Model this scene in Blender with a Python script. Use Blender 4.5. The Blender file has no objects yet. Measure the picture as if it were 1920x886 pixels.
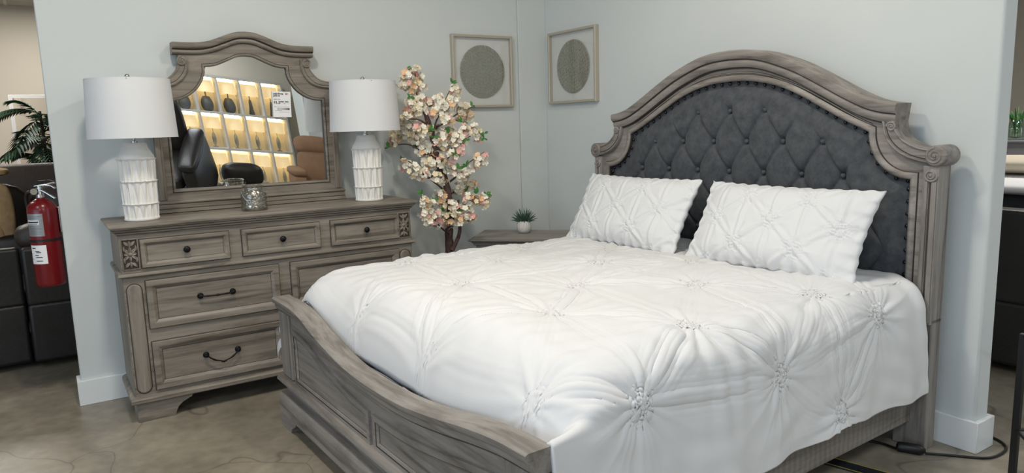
import bpy, bmesh, math, random
import numpy as np
from mathutils import Vector, Matrix
S = bpy.context.scene
PI = math.pi
random.seed(7)
RNG = np.random.RandomState(3)

# ---------------------------------------------------------------- camera
def cam_axes(yaw, pitch, roll):
    y, p, r = [math.radians(v) for v in (yaw, pitch, roll)]
    f = Vector((-math.sin(y)*math.cos(p), math.cos(y)*math.cos(p), math.sin(p)))
    ri = Vector((math.cos(y), math.sin(y), 0)); up = ri.cross(f)
    R = math.cos(r)*ri + math.sin(r)*up; U = -math.sin(r)*ri + math.cos(r)*up
    return R, U, f
cd = bpy.data.cameras.new('camera'); cam = bpy.data.objects.new('camera', cd); S.collection.objects.link(cam)
R_, U_, F_ = cam_axes(-32.972, -8.800, -1.667)
cam.matrix_world = Matrix(((R_.x, U_.x, -F_.x, -3.438), (R_.y, U_.y, -F_.y, -4.745), (R_.z, U_.z, -F_.z, 1.540), (0, 0, 0, 1)))
cd.sensor_width = 36.0; cd.lens = 36.0*1352.8/1920; cd.clip_end = 100
S.camera = cam

# ---------------------------------------------------------------- world, lights, exposure
W = bpy.data.worlds.new('world'); S.world = W; W.use_nodes = True
W.node_tree.nodes['Background'].inputs[0].default_value = (0.62, 0.75, 0.95, 1)
W.node_tree.nodes['Background'].inputs[1].default_value = 0.5
S.view_settings.view_transform = 'Standard'; S.view_settings.look = 'None'
S.view_settings.exposure = 0.0; S.view_settings.gamma = 1.0; S.view_settings.use_curve_mapping = False
S.cycles.max_bounces = 8; S.cycles.diffuse_bounces = 4; S.cycles.glossy_bounces = 4; S.cycles.transparent_max_bounces = 12
S.cycles.use_denoising = True; S.cycles.sample_clamp_indirect = 6

def area(name, loc, target, sx, sy, power, col):
    l = bpy.data.lights.new(name, 'AREA'); l.shape = 'RECTANGLE'; l.size = sx; l.size_y = sy; l.energy = power; l.color = col
    o = bpy.data.objects.new(name, l); S.collection.objects.link(o); o.location = loc
    d = Vector(target)-Vector(loc); o.rotation_euler = d.to_track_quat('-Z', 'Y').to_euler(); return o
WARM = (1.0, 0.92, 0.80); DAY = (0.80, 0.90, 1.0); NEU = (1.0, 0.955, 0.885); COOL = (0.90, 0.95, 1.0)
CZ = 3.55
# ceiling troffers of the shop
for (x, y, p) in ((-3.0, -2.1, 41), (-1.5, -2.6, 31), (-5.4, -2.6, 34), (-2.6, -5.4, 38), (-5.4, -6.0, 34), (1.6, -5.4, 40), (-5.2, 2.6, 50), (-4.4, 5.6, 70), (-3.2, 7.4, 42), (3.4, -2.2, 60), (-1.6, -8.2, 50)):
    sz = .22 if p in (41, 31) else .6
    area('ceiling_light', (x, y, CZ-0.03), (x, y, 0), sz, sz*1.6, p, COOL if (y < -5 or x < -5.3) else (WARM if sz < .3 else NEU))
# storefront daylight, from behind and left of the camera
area('window_light', (-8.6, -5.6, 1.7), (-1.0, -1.5, 1.2), 6.0, 2.8, 110, (0.66, 0.82, 1.0))
area('window_light', (3.6, -9.6, 1.7), (0.0, -2.0, 1.2), 3.0, 2.6, 80, (0.66, 0.84, 1.0))

# ---------------------------------------------------------------- materials
def srgb(h):
    if isinstance(h, str): c = [int(h[i:i+2], 16)/255 for i in (0, 2, 4)]
    else: c = [v/255 for v in h]
    return tuple((v/12.92 if v <= .04045 else ((v+.055)/1.055)**2.4) for v in c)+(1,)
MATS = {}
def base_mat(name):
    m = bpy.data.materials.new(name); m.use_nodes = True; MATS[name] = m
    return m, m.node_tree.nodes, m.node_tree.links, m.node_tree.nodes['Principled BSDF']
def plain(name, col, rough=.5, metal=0.0, noise=0.0, nscale=20, bump=0.0, bscale=200, spec=None, emit=None, es=1.0, sheen=0, trans=0):
    m, N, L, P = base_mat(name)
    c = srgb(col); P.inputs['Base Color'].default_value = c; P.inputs['Roughness'].default_value = rough; P.inputs['Metallic'].default_value = metal
    if spec is not None: P.inputs['Specular IOR Level'].default_value = spec
    if sheen: P.inputs['Sheen Weight'].default_value = sheen
    if trans: P.inputs['Transmission Weight'].default_value = trans
    if emit: P.inputs['Emission Color'].default_value = srgb(emit); P.inputs['Emission Strength'].default_value = es
    tc = N.new('ShaderNodeTexCoord')
    if noise:
        n = N.new('ShaderNodeTexNoise'); n.inputs['Scale'].default_value = nscale; n.inputs['Detail'].default_value = 5
        L.new(tc.outputs['Object'], n.inputs['Vector'])
        r = N.new('ShaderNodeValToRGB'); e = r.color_ramp.elements
        e[0].position = .3; e[1].position = .7
        e[0].color = tuple(v*(1-noise) for v in c[:3])+(1,); e[1].color = tuple(min(1, v*(1+noise)) for v in c[:3])+(1,)
        L.new(n.outputs['Fac'], r.inputs['Fac']); L.new(r.outputs['Color'], P.inputs['Base Color'])
    if bump:
        n2 = N.new('ShaderNodeTexNoise'); n2.inputs['Scale'].default_value = bscale; n2.inputs['Detail'].default_value = 4
        L.new(tc.outputs['Object'], n2.inputs['Vector'])
        b = N.new('ShaderNodeBump'); b.inputs['Strength'].default_value = bump; b.inputs['Distance'].default_value = .004
        L.new(n2.outputs['Fac'], b.inputs['Height']); L.new(b.outputs['Normal'], P.inputs['Normal'])
    return m
def wood(name, axis, light, mid, dark, rough=.5, saw=0.0, seed=0.0):
    """weathered brushed wood, grain along one object axis"""
    m, N, L, P = base_mat(name)
    tc = N.new('ShaderNodeTexCoord'); mp = N.new('ShaderNodeMapping')
    sc = [26.0, 26.0, 26.0]; sc[axis] = 1.6
    mp.inputs['Scale'].default_value = sc; mp.inputs['Location'].default_value = (seed, seed*1.7, seed*.6)
    L.new(tc.outputs['Object'], mp.inputs['Vector'])
    n1 = N.new('ShaderNodeTexNoise'); n1.inputs['Scale'].default_value = 1.0; n1.inputs['Detail'].default_value = 7; n1.inputs['Roughness'].default_value = .62
    n1.inputs['Distortion'].default_value = .6
    L.new(mp.outputs[0], n1.inputs['Vector'])
    r = N.new('ShaderNodeValToRGB'); e = r.color_ramp.elements
    e[0].position = .28; e[0].color = srgb(dark); e[1].position = .72; e[1].color = srgb(light)
    k = e.new(.47); k.color = srgb(mid)
    L.new(n1.outputs['Fac'], r.inputs['Fac'])
    # rubbed brown glaze patches
    mp2 = N.new('ShaderNodeMapping'); s2 = [9.0, 9.0, 9.0]; s2[axis] = 2.2; mp2.inputs['Scale'].default_value = s2
    L.new(tc.outputs['Object'], mp2.inputs['Vector'])
    n2 = N.new('ShaderNodeTexNoise'); n2.inputs['Scale'].default_value = 1.0; n2.inputs['Detail'].default_value = 9; n2.inputs['Roughness'].default_value = .7
    L.new(mp2.outputs[0], n2.inputs['Vector'])
    r2 = N.new('ShaderNodeValToRGB'); r2.color_ramp.elements[0].position = .5; r2.color_ramp.elements[1].position = .68
    r2.color_ramp.elements[1].color = (.55, .55, .55, 1)
    L.new(n2.outputs['Fac'], r2.inputs['Fac'])
    mx = N.new('ShaderNodeMixRGB'); mx.blend_type = 'MIX'; L.new(r2.outputs['Color'], mx.inputs['Fac']); L.new(r.outputs['Color'], mx.inputs['Color1'])
    mx.inputs['Color2'].default_value = srgb(dark)
    out = mx
    if saw:
        w = N.new('ShaderNodeTexWave'); w.wave_type = 'BANDS'; w.bands_direction = ('X', 'Y', 'Z')[axis]
        w.inputs['Scale'].default_value = 9.0; w.inputs['Distortion'].default_value = 3.0; w.inputs['Detail'].default_value = 3; w.inputs['Detail Scale'].default_value = 2.0
        L.new(tc.outputs['Object'], w.inputs['Vector'])
        m3 = N.new('ShaderNodeMixRGB'); m3.blend_type = 'MULTIPLY'; m3.inputs['Fac'].default_value = saw
        L.new(mx.outputs[0], m3.inputs['Color1']); L.new(w.outputs['Color'], m3.inputs['Color2']); out = m3
    L.new(out.outputs[0], P.inputs['Base Color']); P.inputs['Roughness'].default_value = rough
    b = N.new('ShaderNodeBump'); b.inputs['Strength'].default_value = .35; b.inputs['Distance'].default_value = .0025
    L.new(n1.outputs['Fac'], b.inputs['Height']); L.new(b.outputs['Normal'], P.inputs['Normal'])
    return m
GL, GM, GD = '999085', '7f776c', '50483f'
WX = wood('weathered_wood_x', 0, GL, GM, GD); WY = wood('weathered_wood_y', 1, GL, GM, GD, seed=3); WZ = wood('weathered_wood_z', 2, GL, GM, GD, seed=5)
BL, BM_, BD = '9d9790', '87817b', '5c5650'
BX = wood('bed_wood_x', 0, BL, BM_, BD, saw=.22, seed=2); BY = wood('bed_wood_y', 1, BL, BM_, BD, seed=9); BZ = wood('bed_wood_z', 2, BL, BM_, BD, seed=11)
GLZ = plain('dark_glaze', '3c342d', .55)
NSW = wood('nightstand_wood', 0, '9c968f', '8b857e', '6c665f', seed=8)
BLACK = plain('black_iron', '17171a', .38, .6, bump=.3, bscale=90)
WALL = plain('wall_paint', 'd2d7d6', .85, noise=.015, nscale=2, bump=.12, bscale=260)
WTRIM = plain('white_trim', 'e6e9e8', .45)
CREAM = plain('cream_wall', 'ddd5c6', .9, noise=.02, nscale=1)
DUV = plain('white_cotton', 'dcdcdc', .8, sheen=.15, bump=.12, bscale=500)
PILW = plain('pillow_cotton', 'dddedf', .8, sheen=.15, bump=.12, bscale=500)
MATT = plain('mattress_ticking', 'e4e4e2', .9)
NAIL = plain('dark_nailhead', '33363c', .3, .9)
SHADE = plain('lamp_shade_linen', 'd9dadb', .85, bump=.1, bscale=700)
CERAM = plain('white_ceramic', 'e6e4df', .42)
CHROME = plain('brushed_nickel', 'b9b6b0', .25, 1.0)
LEATH = plain('black_leather', '1f1d1d', .42, noise=.2, nscale=6, bump=.4, bscale=60)
LEATB = plain('brown_leather', '3a312c', .45, noise=.2, nscale=6, bump=.4, bscale=60)
TAUPE = plain('tan_microfiber', '8a6a50', .8, noise=.1, nscale=5)
TANB = plain('tan_fleece', 'c0a076', .95, noise=.12, nscale=30, bump=.8, bscale=120)
WHITE = plain('paper_white', 'eeeeee', .7)
INK = plain('ink_black', '151515', .6)
REDI = plain('ink_red', 'b3262a', .6)
RED = plain('red_enamel', '6e0c13', .25)
STEEL = plain('steel', 'c3c3c0', .25, 1.0)
GLEAF = plain('leaf_green', '3f7a34', .5, noise=.3, nscale=40)
BARK = plain('bark', '55413a', .85, noise=.35, nscale=60, bump=1.0, bscale=90)
PETW = plain('petal_white', 'f3eddc', .7); PETP = plain('petal_pink', 'efb6ae', .7); PETC = plain('petal_cream', 'f1e2bf', .7); PETO = plain('petal_apricot', 'f0c59a', .7)
STAM = plain('stamen_yellow', 'd2b64a', .6)
SUCC = plain('succulent_green', '3d5a4a', .5, noise=.3, nscale=30)
PALM = plain('palm_green', '2c4a33', .5, noise=.4, nscale=12)
FRAMEW = plain('picture_frame_champagne', 'b9b1a1', .45, .25)
MATB = plain('picture_backing', 'd9dad7', .8)
ROPE = plain('woven_paper', '9c9c8c', .8, noise=.2, nscale=60)
NAVY = plain('dark_navy_cloth', '1b1f28', .6)
RUBB = plain('black_rubber', '121213', .45)
GREYP = plain('grey_laminate', '8b8d90', .5)
OAK = wood('oak_wood', 0, 'a3744a', '8f6440', '6b4a2d')

def velvet():
    m, N, L, P = base_mat('charcoal_velvet')
    tc = N.new('ShaderNodeTexCoord'); n = N.new('ShaderNodeTexNoise'); n.inputs['Scale'].default_value = 22; n.inputs['Detail'].default_value = 8; n.inputs['Roughness'].default_value = .7
    L.new(tc.outputs['Object'], n.inputs['Vector'])
    r = N.new('ShaderNodeValToRGB'); e = r.color_ramp.elements; e[0].position = .3; e[0].color = srgb('363a40'); e[1].position = .75; e[1].color = srgb('55585b')
    L.new(n.outputs['Fac'], r.inputs['Fac']); L.new(r.outputs['Color'], P.inputs['Base Color'])
    P.inputs['Roughness'].default_value = .85; P.inputs['Sheen Weight'].default_value = .25; P.inputs['Sheen Roughness'].default_value = .4
    P.inputs['Sheen Tint'].default_value = srgb('8f96a0')
    n2 = N.new('ShaderNodeTexNoise'); n2.inputs['Scale'].default_value = 300; L.new(tc.outputs['Object'], n2.inputs['Vector'])
    b = N.new('ShaderNodeBump'); b.inputs['Strength'].default_value = .15; b.inputs['Distance'].default_value = .002
    L.new(n2.outputs['Fac'], b.inputs['Height']); L.new(b.outputs['Normal'], P.inputs['Normal'])
    return m
VELV = velvet()
def concrete():
    m, N, L, P = base_mat('polished_concrete')
    tc = N.new('ShaderNodeTexCoord')
    n = N.new('ShaderNodeTexNoise'); n.inputs['Scale'].default_value = 1.6; n.inputs['Detail'].default_value = 10; n.inputs['Roughness'].default_value = .62; n.inputs['Distortion'].default_value = .5
    L.new(tc.outputs['Object'], n.inputs['Vector'])
    r = N.new('ShaderNodeValToRGB'); e = r.color_ramp.elements; e[0].position = .3; e[0].color = srgb('736c5f'); e[1].position = .7; e[1].color = srgb('9c9484')
    k = e.new(.5); k.color = srgb('8a8273'); L.new(n.outputs['Fac'], r.inputs['Fac'])
    n2 = N.new('ShaderNodeTexNoise'); n2.inputs['Scale'].default_value = 14; n2.inputs['Detail'].default_value = 8; L.new(tc.outputs['Object'], n2.inputs['Vector'])
    mx = N.new('ShaderNodeMixRGB'); mx.blend_type = 'OVERLAY'; mx.inputs['Fac'].default_value = .35
    L.new(r.outputs['Color'], mx.inputs['Color1']); L.new(n2.outputs['Fac'], mx.inputs['Color2'])
    # hairline cracks
    nd = N.new('ShaderNodeTexNoise'); nd.inputs['Scale'].default_value = 1.3; L.new(tc.outputs['Object'], nd.inputs['Vector'])
    ad = N.new('ShaderNodeVectorMath'); ad.operation = 'ADD'; L.new(tc.outputs['Object'], ad.inputs[0]); L.new(nd.outputs['Color'], ad.inputs[1])
    v = N.new('ShaderNodeTexVoronoi'); v.feature = 'DISTANCE_TO_EDGE'; v.inputs['Scale'].default_value = .8; L.new(ad.outputs[0], v.inputs['Vector'])
    r3 = N.new('ShaderNodeValToRGB'); r3.color_ramp.elements[0].position = 0; r3.color_ramp.elements[0].color = (.45, .42, .4, 1); r3.color_ramp.elements[1].position = .004; r3.color_ramp.elements[1].color = (1, 1, 1, 1)
    L.new(v.outputs['Distance'], r3.inputs['Fac'])
    m2 = N.new('ShaderNodeMixRGB'); m2.blend_type = 'MULTIPLY'; m2.inputs['Fac'].default_value = .7; L.new(mx.outputs[0], m2.inputs['Color1']); L.new(r3.outputs['Color'], m2.inputs['Color2'])
    L.new(m2.outputs[0], P.inputs['Base Color'])
    rr = N.new('ShaderNodeMapRange'); rr.inputs['To Min'].default_value = .22; rr.inputs['To Max'].default_value = .42
    L.new(n.outputs['Fac'], rr.inputs['Value']); L.new(rr.outputs[0], P.inputs['Roughness'])
    b = N.new('ShaderNodeBump'); b.inputs['Strength'].default_value = .12; b.inputs['Distance'].default_value = .003
    L.new(n2.outputs['Fac'], b.inputs['Height']); L.new(b.outputs['Normal'], P.inputs['Normal'])
    return m
CONC = concrete()
def tiles():
    m, N, L, P = base_mat('ceiling_tile')
    tc = N.new('ShaderNodeTexCoord'); br = N.new('ShaderNodeTexBrick'); br.offset = 0
    br.inputs['Scale'].default_value = 1; br.inputs['Brick Width'].default_value = 1.2; br.inputs['Row Height'].default_value = .6; br.inputs['Mortar Size'].default_value = .02
    br.inputs['Color1'].default_value = srgb('b9b9b4'); br.inputs['Color2'].default_value = srgb('b2b2ad'); br.inputs['Mortar'].default_value = srgb('d2d2ce')
    L.new(tc.outputs['Object'], br.inputs['Vector']); L.new(br.outputs['Color'], P.inputs['Base Color']); P.inputs['Roughness'].default_value = .9
    return m
TILE = tiles()
def pane_glass(name, rough=.02, fac=1.0, tint=(1, 1, 1, 1)):
    m = bpy.data.materials.new(name); m.use_nodes = True; N = m.node_tree.nodes; L = m.node_tree.links; N.clear()
    o = N.new('ShaderNodeOutputMaterial'); t = N.new('ShaderNodeBsdfTransparent'); t.inputs[0].default_value = tint
    g = N.new('ShaderNodeBsdfGlossy'); g.inputs['Roughness'].default_value = rough; f = N.new('ShaderNodeLayerWeight'); f.inputs['Blend'].default_value = .5
    pw = N.new('ShaderNodeMath'); pw.operation = 'POWER'; pw.inputs[1].default_value = 5; L.new(f.outputs['Facing'], pw.inputs[0])
    mu = N.new('ShaderNodeMath'); mu.operation = 'MULTIPLY_ADD'; mu.inputs[1].default_value = .9*fac; mu.inputs[2].default_value = .045*fac; L.new(pw.outputs[0], mu.inputs[0])
    x = N.new('ShaderNodeMixShader'); L.new(mu.outputs[0], x.inputs[0]); L.new(t.outputs[0], x.inputs[1]); L.new(g.outputs[0], x.inputs[2]); L.new(x.outputs[0], o.inputs[0])
    MATS[name] = m; return m
GLASS = pane_glass('picture_glass', fac=1.2)
def mirror_mat():
    m, N, L, P = base_mat('silvered_glass'); P.inputs['Metallic'].default_value = 1; P.inputs['Roughness'].default_value = .0; P.inputs['Base Color'].default_value = (.9, .9, .88, 1); return m
MIRR = mirror_mat()
def mercury():
    m = bpy.data.materials.new('mercury_glass'); m.use_nodes = True; N = m.node_tree.nodes; L = m.node_tree.links; P = N['Principled BSDF']; o = N['Material Output']
    tc = N.new('ShaderNodeTexCoord'); n = N.new('ShaderNodeTexNoise'); n.inputs['Scale'].default_value = 90; n.inputs['Detail'].default_value = 6; L.new(tc.outputs['Object'], n.inputs['Vector'])
    P.inputs['Base Color'].default_value = srgb('aaa69c'); P.inputs['Metallic'].default_value = .8; P.inputs['Roughness'].default_value = .22
    v = N.new('ShaderNodeTexVoronoi'); v.inputs['Scale'].default_value = 70; L.new(tc.outputs['Object'], v.inputs['Vector'])
    b = N.new('ShaderNodeBump'); b.inputs['Strength'].default_value = .7; b.inputs['Distance'].default_value = .004; L.new(v.outputs['Distance'], b.inputs['Height']); L.new(b.outputs['Normal'], P.inputs['Normal'])
    t = N.new('ShaderNodeBsdfTransparent'); t.inputs[0].default_value = (.93, .93, .9, 1); x = N.new('ShaderNodeMixShader')
    r = N.new('ShaderNodeMapRange'); r.inputs['From Min'].default_value = .4; r.inputs['From Max'].default_value = .6; r.inputs['To Min'].default_value = .35; r.inputs['To Max'].default_value = .9
    L.new(n.outputs['Fac'], r.inputs['Value']); L.new(r.outputs[0], x.inputs[0]); L.new(t.outputs[0], x.inputs[1]); L.new(P.outputs[0], x.inputs[2]); L.new(x.outputs[0], o.inputs[0])
    MATS['mercury_glass'] = m; return m
MERC = mercury()
# ---------------------------------------------------------------- mesh helpers
def newobj(name, data, parent=None):
    o = bpy.data.objects.new(name, data); S.collection.objects.link(o)
    if parent is not None: o.parent = parent
    return o
def tag(o, label=None, cat=None, group=None, kind=None):
    if label: o['label'] = label
    if cat: o['category'] = cat
    if group: o['group'] = group
    if kind: o['kind'] = kind
    return o
def thing(name, label, cat, loc=(0, 0, 0), rz=0.0, group=None, rot=None):
    o = newobj(name, None); o.empty_display_size = .1; o.location = loc; o.rotation_euler = rot or (0, 0, rz); return tag(o, label, cat, group)
def copy_tree(o, parent=None):
    c = o.copy(); S.collection.objects.link(c)
    if parent is not None: c.parent = parent
    for ch in [x for x in S.objects if x.parent == o]: copy_tree(ch, c)
    return c
class MB:
    def __init__(s): s.v = []; s.f = []; s.m = []
    def add(s, vs, fs, mi=0):
        b = len(s.v); s.v += [tuple(map(float, p)) for p in vs]
        for k, f in enumerate(fs): s.f.append([b+i for i in f]); s.m.append(mi[k] if isinstance(mi, (list, tuple)) else mi)
        return s
    def box(s, x0, x1, y0, y1, z0, z1, mi=0, M=None):
        vs = [(x, y, z) for z in (z0, z1) for y in (y0, y1) for x in (x0, x1)]
        if M is not None: vs = [M @ Vector(p) for p in vs]
        return s.add(vs, [(0, 2, 3, 1), (4, 5, 7, 6), (0, 1, 5, 4), (2, 6, 7, 3), (0, 4, 6, 2), (1, 3, 7, 5)], mi)
    def lathe(s, prof, n=32, c=(0, 0, 0), mi=0, M=None, cap=(True, True)):
        vs = []
        for r, z in prof:
            for i in range(n):
                a = 2*PI*i/n; vs.append((c[0]+r*math.cos(a), c[1]+r*math.sin(a), c[2]+z))
        if M is not None: vs = [M @ Vector(p) for p in vs]
        fs = []
        for j in range(len(prof)-1):
            for i in range(n): k = (i+1) % n; fs.append((j*n+i, j*n+k, (j+1)*n+k, (j+1)*n+i))
        if cap[0] and prof[0][0] > 1e-5: fs.append(tuple(range(n))[::-1])
        if cap[1] and prof[-1][0] > 1e-5: fs.append(tuple((len(prof)-1)*n+i for i in range(n)))
        return s.add(vs, fs, mi)
    def tube(s, pts, r, n=8, mi=0, cap=True, closed=False):
        P = [Vector(p) for p in pts]; m = len(P)
        rs = r if isinstance(r, (list, tuple)) else [r]*m
        up = None; vs = []
        for i in range(m):
            a = P[(i-1) % m] if (i > 0 or closed) else P[i]; b = P[(i+1) % m] if (i < m-1 or closed) else P[i]
            t = (b-a); t = t.normalized() if t.length > 1e-9 else Vector((0, 0, 1))
            if up is None: up = Vector((0, 0, 1)) if abs(t.z) < .9 else Vector((1, 0, 0))
            x = t.cross(up); x = x.normalized() if x.length > 1e-6 else t.orthogonal().normalized()
            y = x.cross(t).normalized(); up = y
            for k in range(n): an = 2*PI*k/n; vs.append(P[i]+x*(rs[i]*math.cos(an))+y*(rs[i]*math.sin(an)))
        fs = []
        for i in range(m if closed else m-1):
            j = (i+1) % m
            for k in range(n): l = (k+1) % n; fs.append((i*n+k, i*n+l, j*n+l, j*n+k))
        if cap and not closed: fs.append(tuple(range(n))[::-1]); fs.append(tuple((m-1)*n+k for k in range(n)))
        return s.add(vs, fs, mi)
    def prism(s, poly, fn, d0, d1, mi=0):
        """2D outline extruded between depths d0, d1; fn(u, w, d) -> xyz"""
        n = len(poly); vs = [fn(u, w, d0) for u, w in poly]+[fn(u, w, d1) for u, w in poly]
        fs = [tuple(range(n))[::-1], tuple(range(n, 2*n))]+[(i, (i+1) % n, n+(i+1) % n, n+i) for i in range(n)]
        return s.add(vs, fs, mi)
    def strip(s, A, B, fn, d0, d1, mi=0, closed=False):
        """solid between two matched 2D polylines A and B, from depth d0 to d1"""
        n = len(A); vs = [fn(*p, d0) for p in A]+[fn(*p, d0) for p in B]+[fn(*p, d1) for p in A]+[fn(*p, d1) for p in B]; fs = []
        for i in range(n if closed else n-1):
            j = (i+1) % n
            fs += [(i, j, n+j, n+i), (2*n+i, 3*n+i, 3*n+j, 2*n+j), (i, 2*n+i, 2*n+j, j), (n+i, n+j, 3*n+j, 3*n+i)]
        if not closed: fs += [(0, n, 3*n, 2*n), (n-1, 3*n-1, 4*n-1, 2*n-1)]
        return s.add(vs, fs, mi)
    def band(s, path, prof, fn, closed=False, mats=0, cap=True):
        """profile [(offset to the left of travel, depth)] swept along a 2D path with mitres"""
        P = [Vector(p) for p in path]; n = len(P); k = len(prof); vs = []
        for i in range(n):
            a = P[(i-1) % n] if (i > 0 or closed) else None; b = P[(i+1) % n] if (i < n-1 or closed) else None
            d1 = (P[i]-a).normalized() if a is not None else None; d2 = (b-P[i]).normalized() if b is not None else None
            if d1 is None: d1 = d2
            if d2 is None: d2 = d1
            n1 = Vector((-d1.y, d1.x)); n2 = Vector((-d2.y, d2.x)); m = n1+n2; m = m.normalized() if m.length > 1e-6 else n1
            c = max(.35, m.dot(n1))
            for (o, d) in prof: q = P[i]+m*(o/c); vs.append(fn(q.x, q.y, d))
        fs = []; mi = []
        for i in range(n if closed else n-1):
            j = (i+1) % n
            for q in range(k-1): fs.append((i*k+q, i*k+q+1, j*k+q+1, j*k+q)); mi.append(mats[q] if isinstance(mats, (list, tuple)) else mats)
        if cap and not closed: fs.append(tuple(range(k))); mi.append(0); fs.append(tuple((n-1)*k+q for q in range(k))[::-1]); mi.append(0)
        return s.add(vs, fs, mi)
    def grid(s, P, mi=0, wrap=False):
        h, w = P.shape[:2]; b = len(s.v); s.v += [tuple(p) for p in P.reshape(-1, 3).tolist()]
        for i in range(h-1):
            for j in range(w if wrap else w-1):
                k = (j+1) % w; s.f.append([b+i*w+j, b+i*w+k, b+(i+1)*w+k, b+(i+1)*w+j]); s.m.append(mi)
        return s
    def build(s, name, mats, parent=None, smooth=32, bevel=0.0, recalc=True, merge=False, sub=0, seg=2):
        me = bpy.data.meshes.new(name); me.from_pydata(s.v, [], s.f)
        if not isinstance(mats, (list, tuple)): mats = [mats]
        for m in mats: me.materials.append(m)
        if len(mats) > 1: me.polygons.foreach_set('material_index', s.m)
        if recalc or merge:
            bm = bmesh.new(); bm.from_mesh(me)
            if merge: bmesh.ops.remove_doubles(bm, verts=bm.verts, dist=1e-5)
            if recalc: bmesh.ops.recalc_face_normals(bm, faces=bm.faces)
            bm.to_mesh(me); bm.free()
        if smooth:
            me.shade_smooth()
            if smooth < 180: me.set_sharp_from_angle(angle=math.radians(smooth))
        o = newobj(name, me, parent)
        if bevel:
            b = o.modifiers.new('bevel', 'BEVEL'); b.width = bevel; b.segments = seg; b.limit_method = 'ANGLE'; b.angle_limit = math.radians(40); b.harden_normals = False
        if sub: q = o.modifiers.new('sub', 'SUBSURF'); q.levels = sub; q.render_levels = sub
        return o
def catmull(pts, n):
    P = np.array(pts, float); Q = np.vstack([2*P[0]-P[1], P, 2*P[-1]-P[-2]]); out = []
    seg = len(P)-1
    d = np.r_[0, np.cumsum(np.linalg.norm(np.diff(P, axis=0), axis=1))]
    for t in np.linspace(0, d[-1], n):
        i = min(seg-1, max(0, int(np.searchsorted(d, t, side='right')-1))); u = (t-d[i])/max(1e-9, d[i+1]-d[i])
        p0, p1, p2, p3 = Q[i:i+4]
        out.append(.5*((2*p1)+(-p0+p2)*u+(2*p0-5*p1+4*p2-p3)*u*u+(-p0+3*p1-3*p2+p3)*u**3))
    return [tuple(map(float, o)) for o in out]
def mirror_path(right):
    """right half listed centre -> outside; returns the full path left -> right"""
    return [(-u, w) for u, w in right[::-1]]+[p for p in right if p[0] > 1e-6]
def rect(x0, x1, z0, z1): return [(x0, z0), (x1, z0), (x1, z1), (x0, z1)]
def rbox(name, dims, mat, parent, loc=(0, 0, 0), r=.05, sub=2, rot=None, puff=0.0):
    """soft upholstered block"""
    mb = MB(); x, y, z = [v/2 for v in dims]; n = 4
    bm = bmesh.new(); bmesh.ops.create_cube(bm, size=2)
    bmesh.ops.subdivide_edges(bm, edges=bm.edges, cuts=5, use_grid_fill=True)
    for v in bm.verts:
        q = [v.co.x, v.co.y, v.co.z]; D = (x, y, z); core = [max(-D[i]+r, min(D[i]-r, q[i]*D[i])) for i in range(3)]
        dv = Vector([q[i]*D[i]-core[i] for i in range(3)])
        if dv.length > 1e-7: dv = dv.normalized()*r
        p = Vector(core)+dv
        if puff: p += Vector([math.copysign(1, q[i])*puff*(1-q[(i+1) % 3]**2)*(1-q[(i+2) % 3]**2) if abs(q[i]) > .99 else 0 for i in range(3)])
        v.co = p
    me = bpy.data.meshes.new(name); bm.to_mesh(me); bm.free(); me.materials.append(mat); me.shade_smooth()
    o = newobj(name, me, parent); o.location = loc
    if rot: o.rotation_euler = rot
    if sub: m = o.modifiers.new('sub', 'SUBSURF'); m.levels = sub-1; m.render_levels = sub-1
    return o
def text_mesh(name, body, size, mat, parent, M, extrude=.0004, bold=0.0):
    c = bpy.data.curves.new(name, 'FONT'); c.body = body; c.size = size; c.extrude = extrude; c.offset = bold
    t = bpy.data.objects.new(name, c); S.collection.objects.link(t)
    dg = bpy.context.evaluated_depsgraph_get(); me = bpy.data.meshes.new_from_object(t.evaluated_get(dg))
    bpy.data.objects.remove(t); me.transform(M); me.materials.clear(); me.materials.append(mat)
    return newobj(name, me, parent)

# ---------------------------------------------------------------- the room
def struct(name, mb, mat, bevel=0, smooth=32):
    o = mb.build(name, mat, smooth=smooth, bevel=bevel); o['kind'] = 'structure'; return o
WLX, WRY, WT = -3.367, -3.273, .12
struct('floor', MB().box(-10, 8, -11, 9.2, -.1, 0), CONC)
struct('ceiling', MB().box(-10, 8, -11, 9.2, CZ, CZ+.1), TILE)
struct('wall_back', MB().box(WLX, -.256, 0, WT, 0, CZ), WALL, .006)
struct('wall_column', MB().box(-.256, 0, -.012, WT, 0, CZ), WALL, .003)
struct('wall_right', MB().box(0, .12, WRY, WT, 0, CZ), WALL, .014)
struct('wall_far', MB().box(-10, 8, 9, 9.2, 0, CZ), CREAM)
struct('wall_showroom_right', MB().box(7.8, 8, -11, 9, 0, CZ), CREAM)
struct('wall_showroom_front', MB().box(-10, 8, -11, -10.8, 0, CZ), CREAM)
# left side of the shop: low sill, glazing bars, open storefront glass
struct('wall_storefront', MB().box(-10, -9.8, -11, 9, 0, .35).box(-10, -9.8, -11, 9, 3.1, CZ).box(-10, -9.8, 1.2, 9, .35, 3.1), WALL)
wf = MB()
for y in (-11, -8.6, -6.2, -3.8, -1.4, 1.0): wf.box(-9.95, -9.85, y, y+.08, .35, 3.1)
wf.box(-9.95, -9.85, -11, 1.2, 2.3, 2.36)
w1 = struct('window_1', wf, BLACK)
pg = MB().box(-9.905, -9.895, -11, 1.2, .35, 3.1).build('pane', GLASS, w1)
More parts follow.
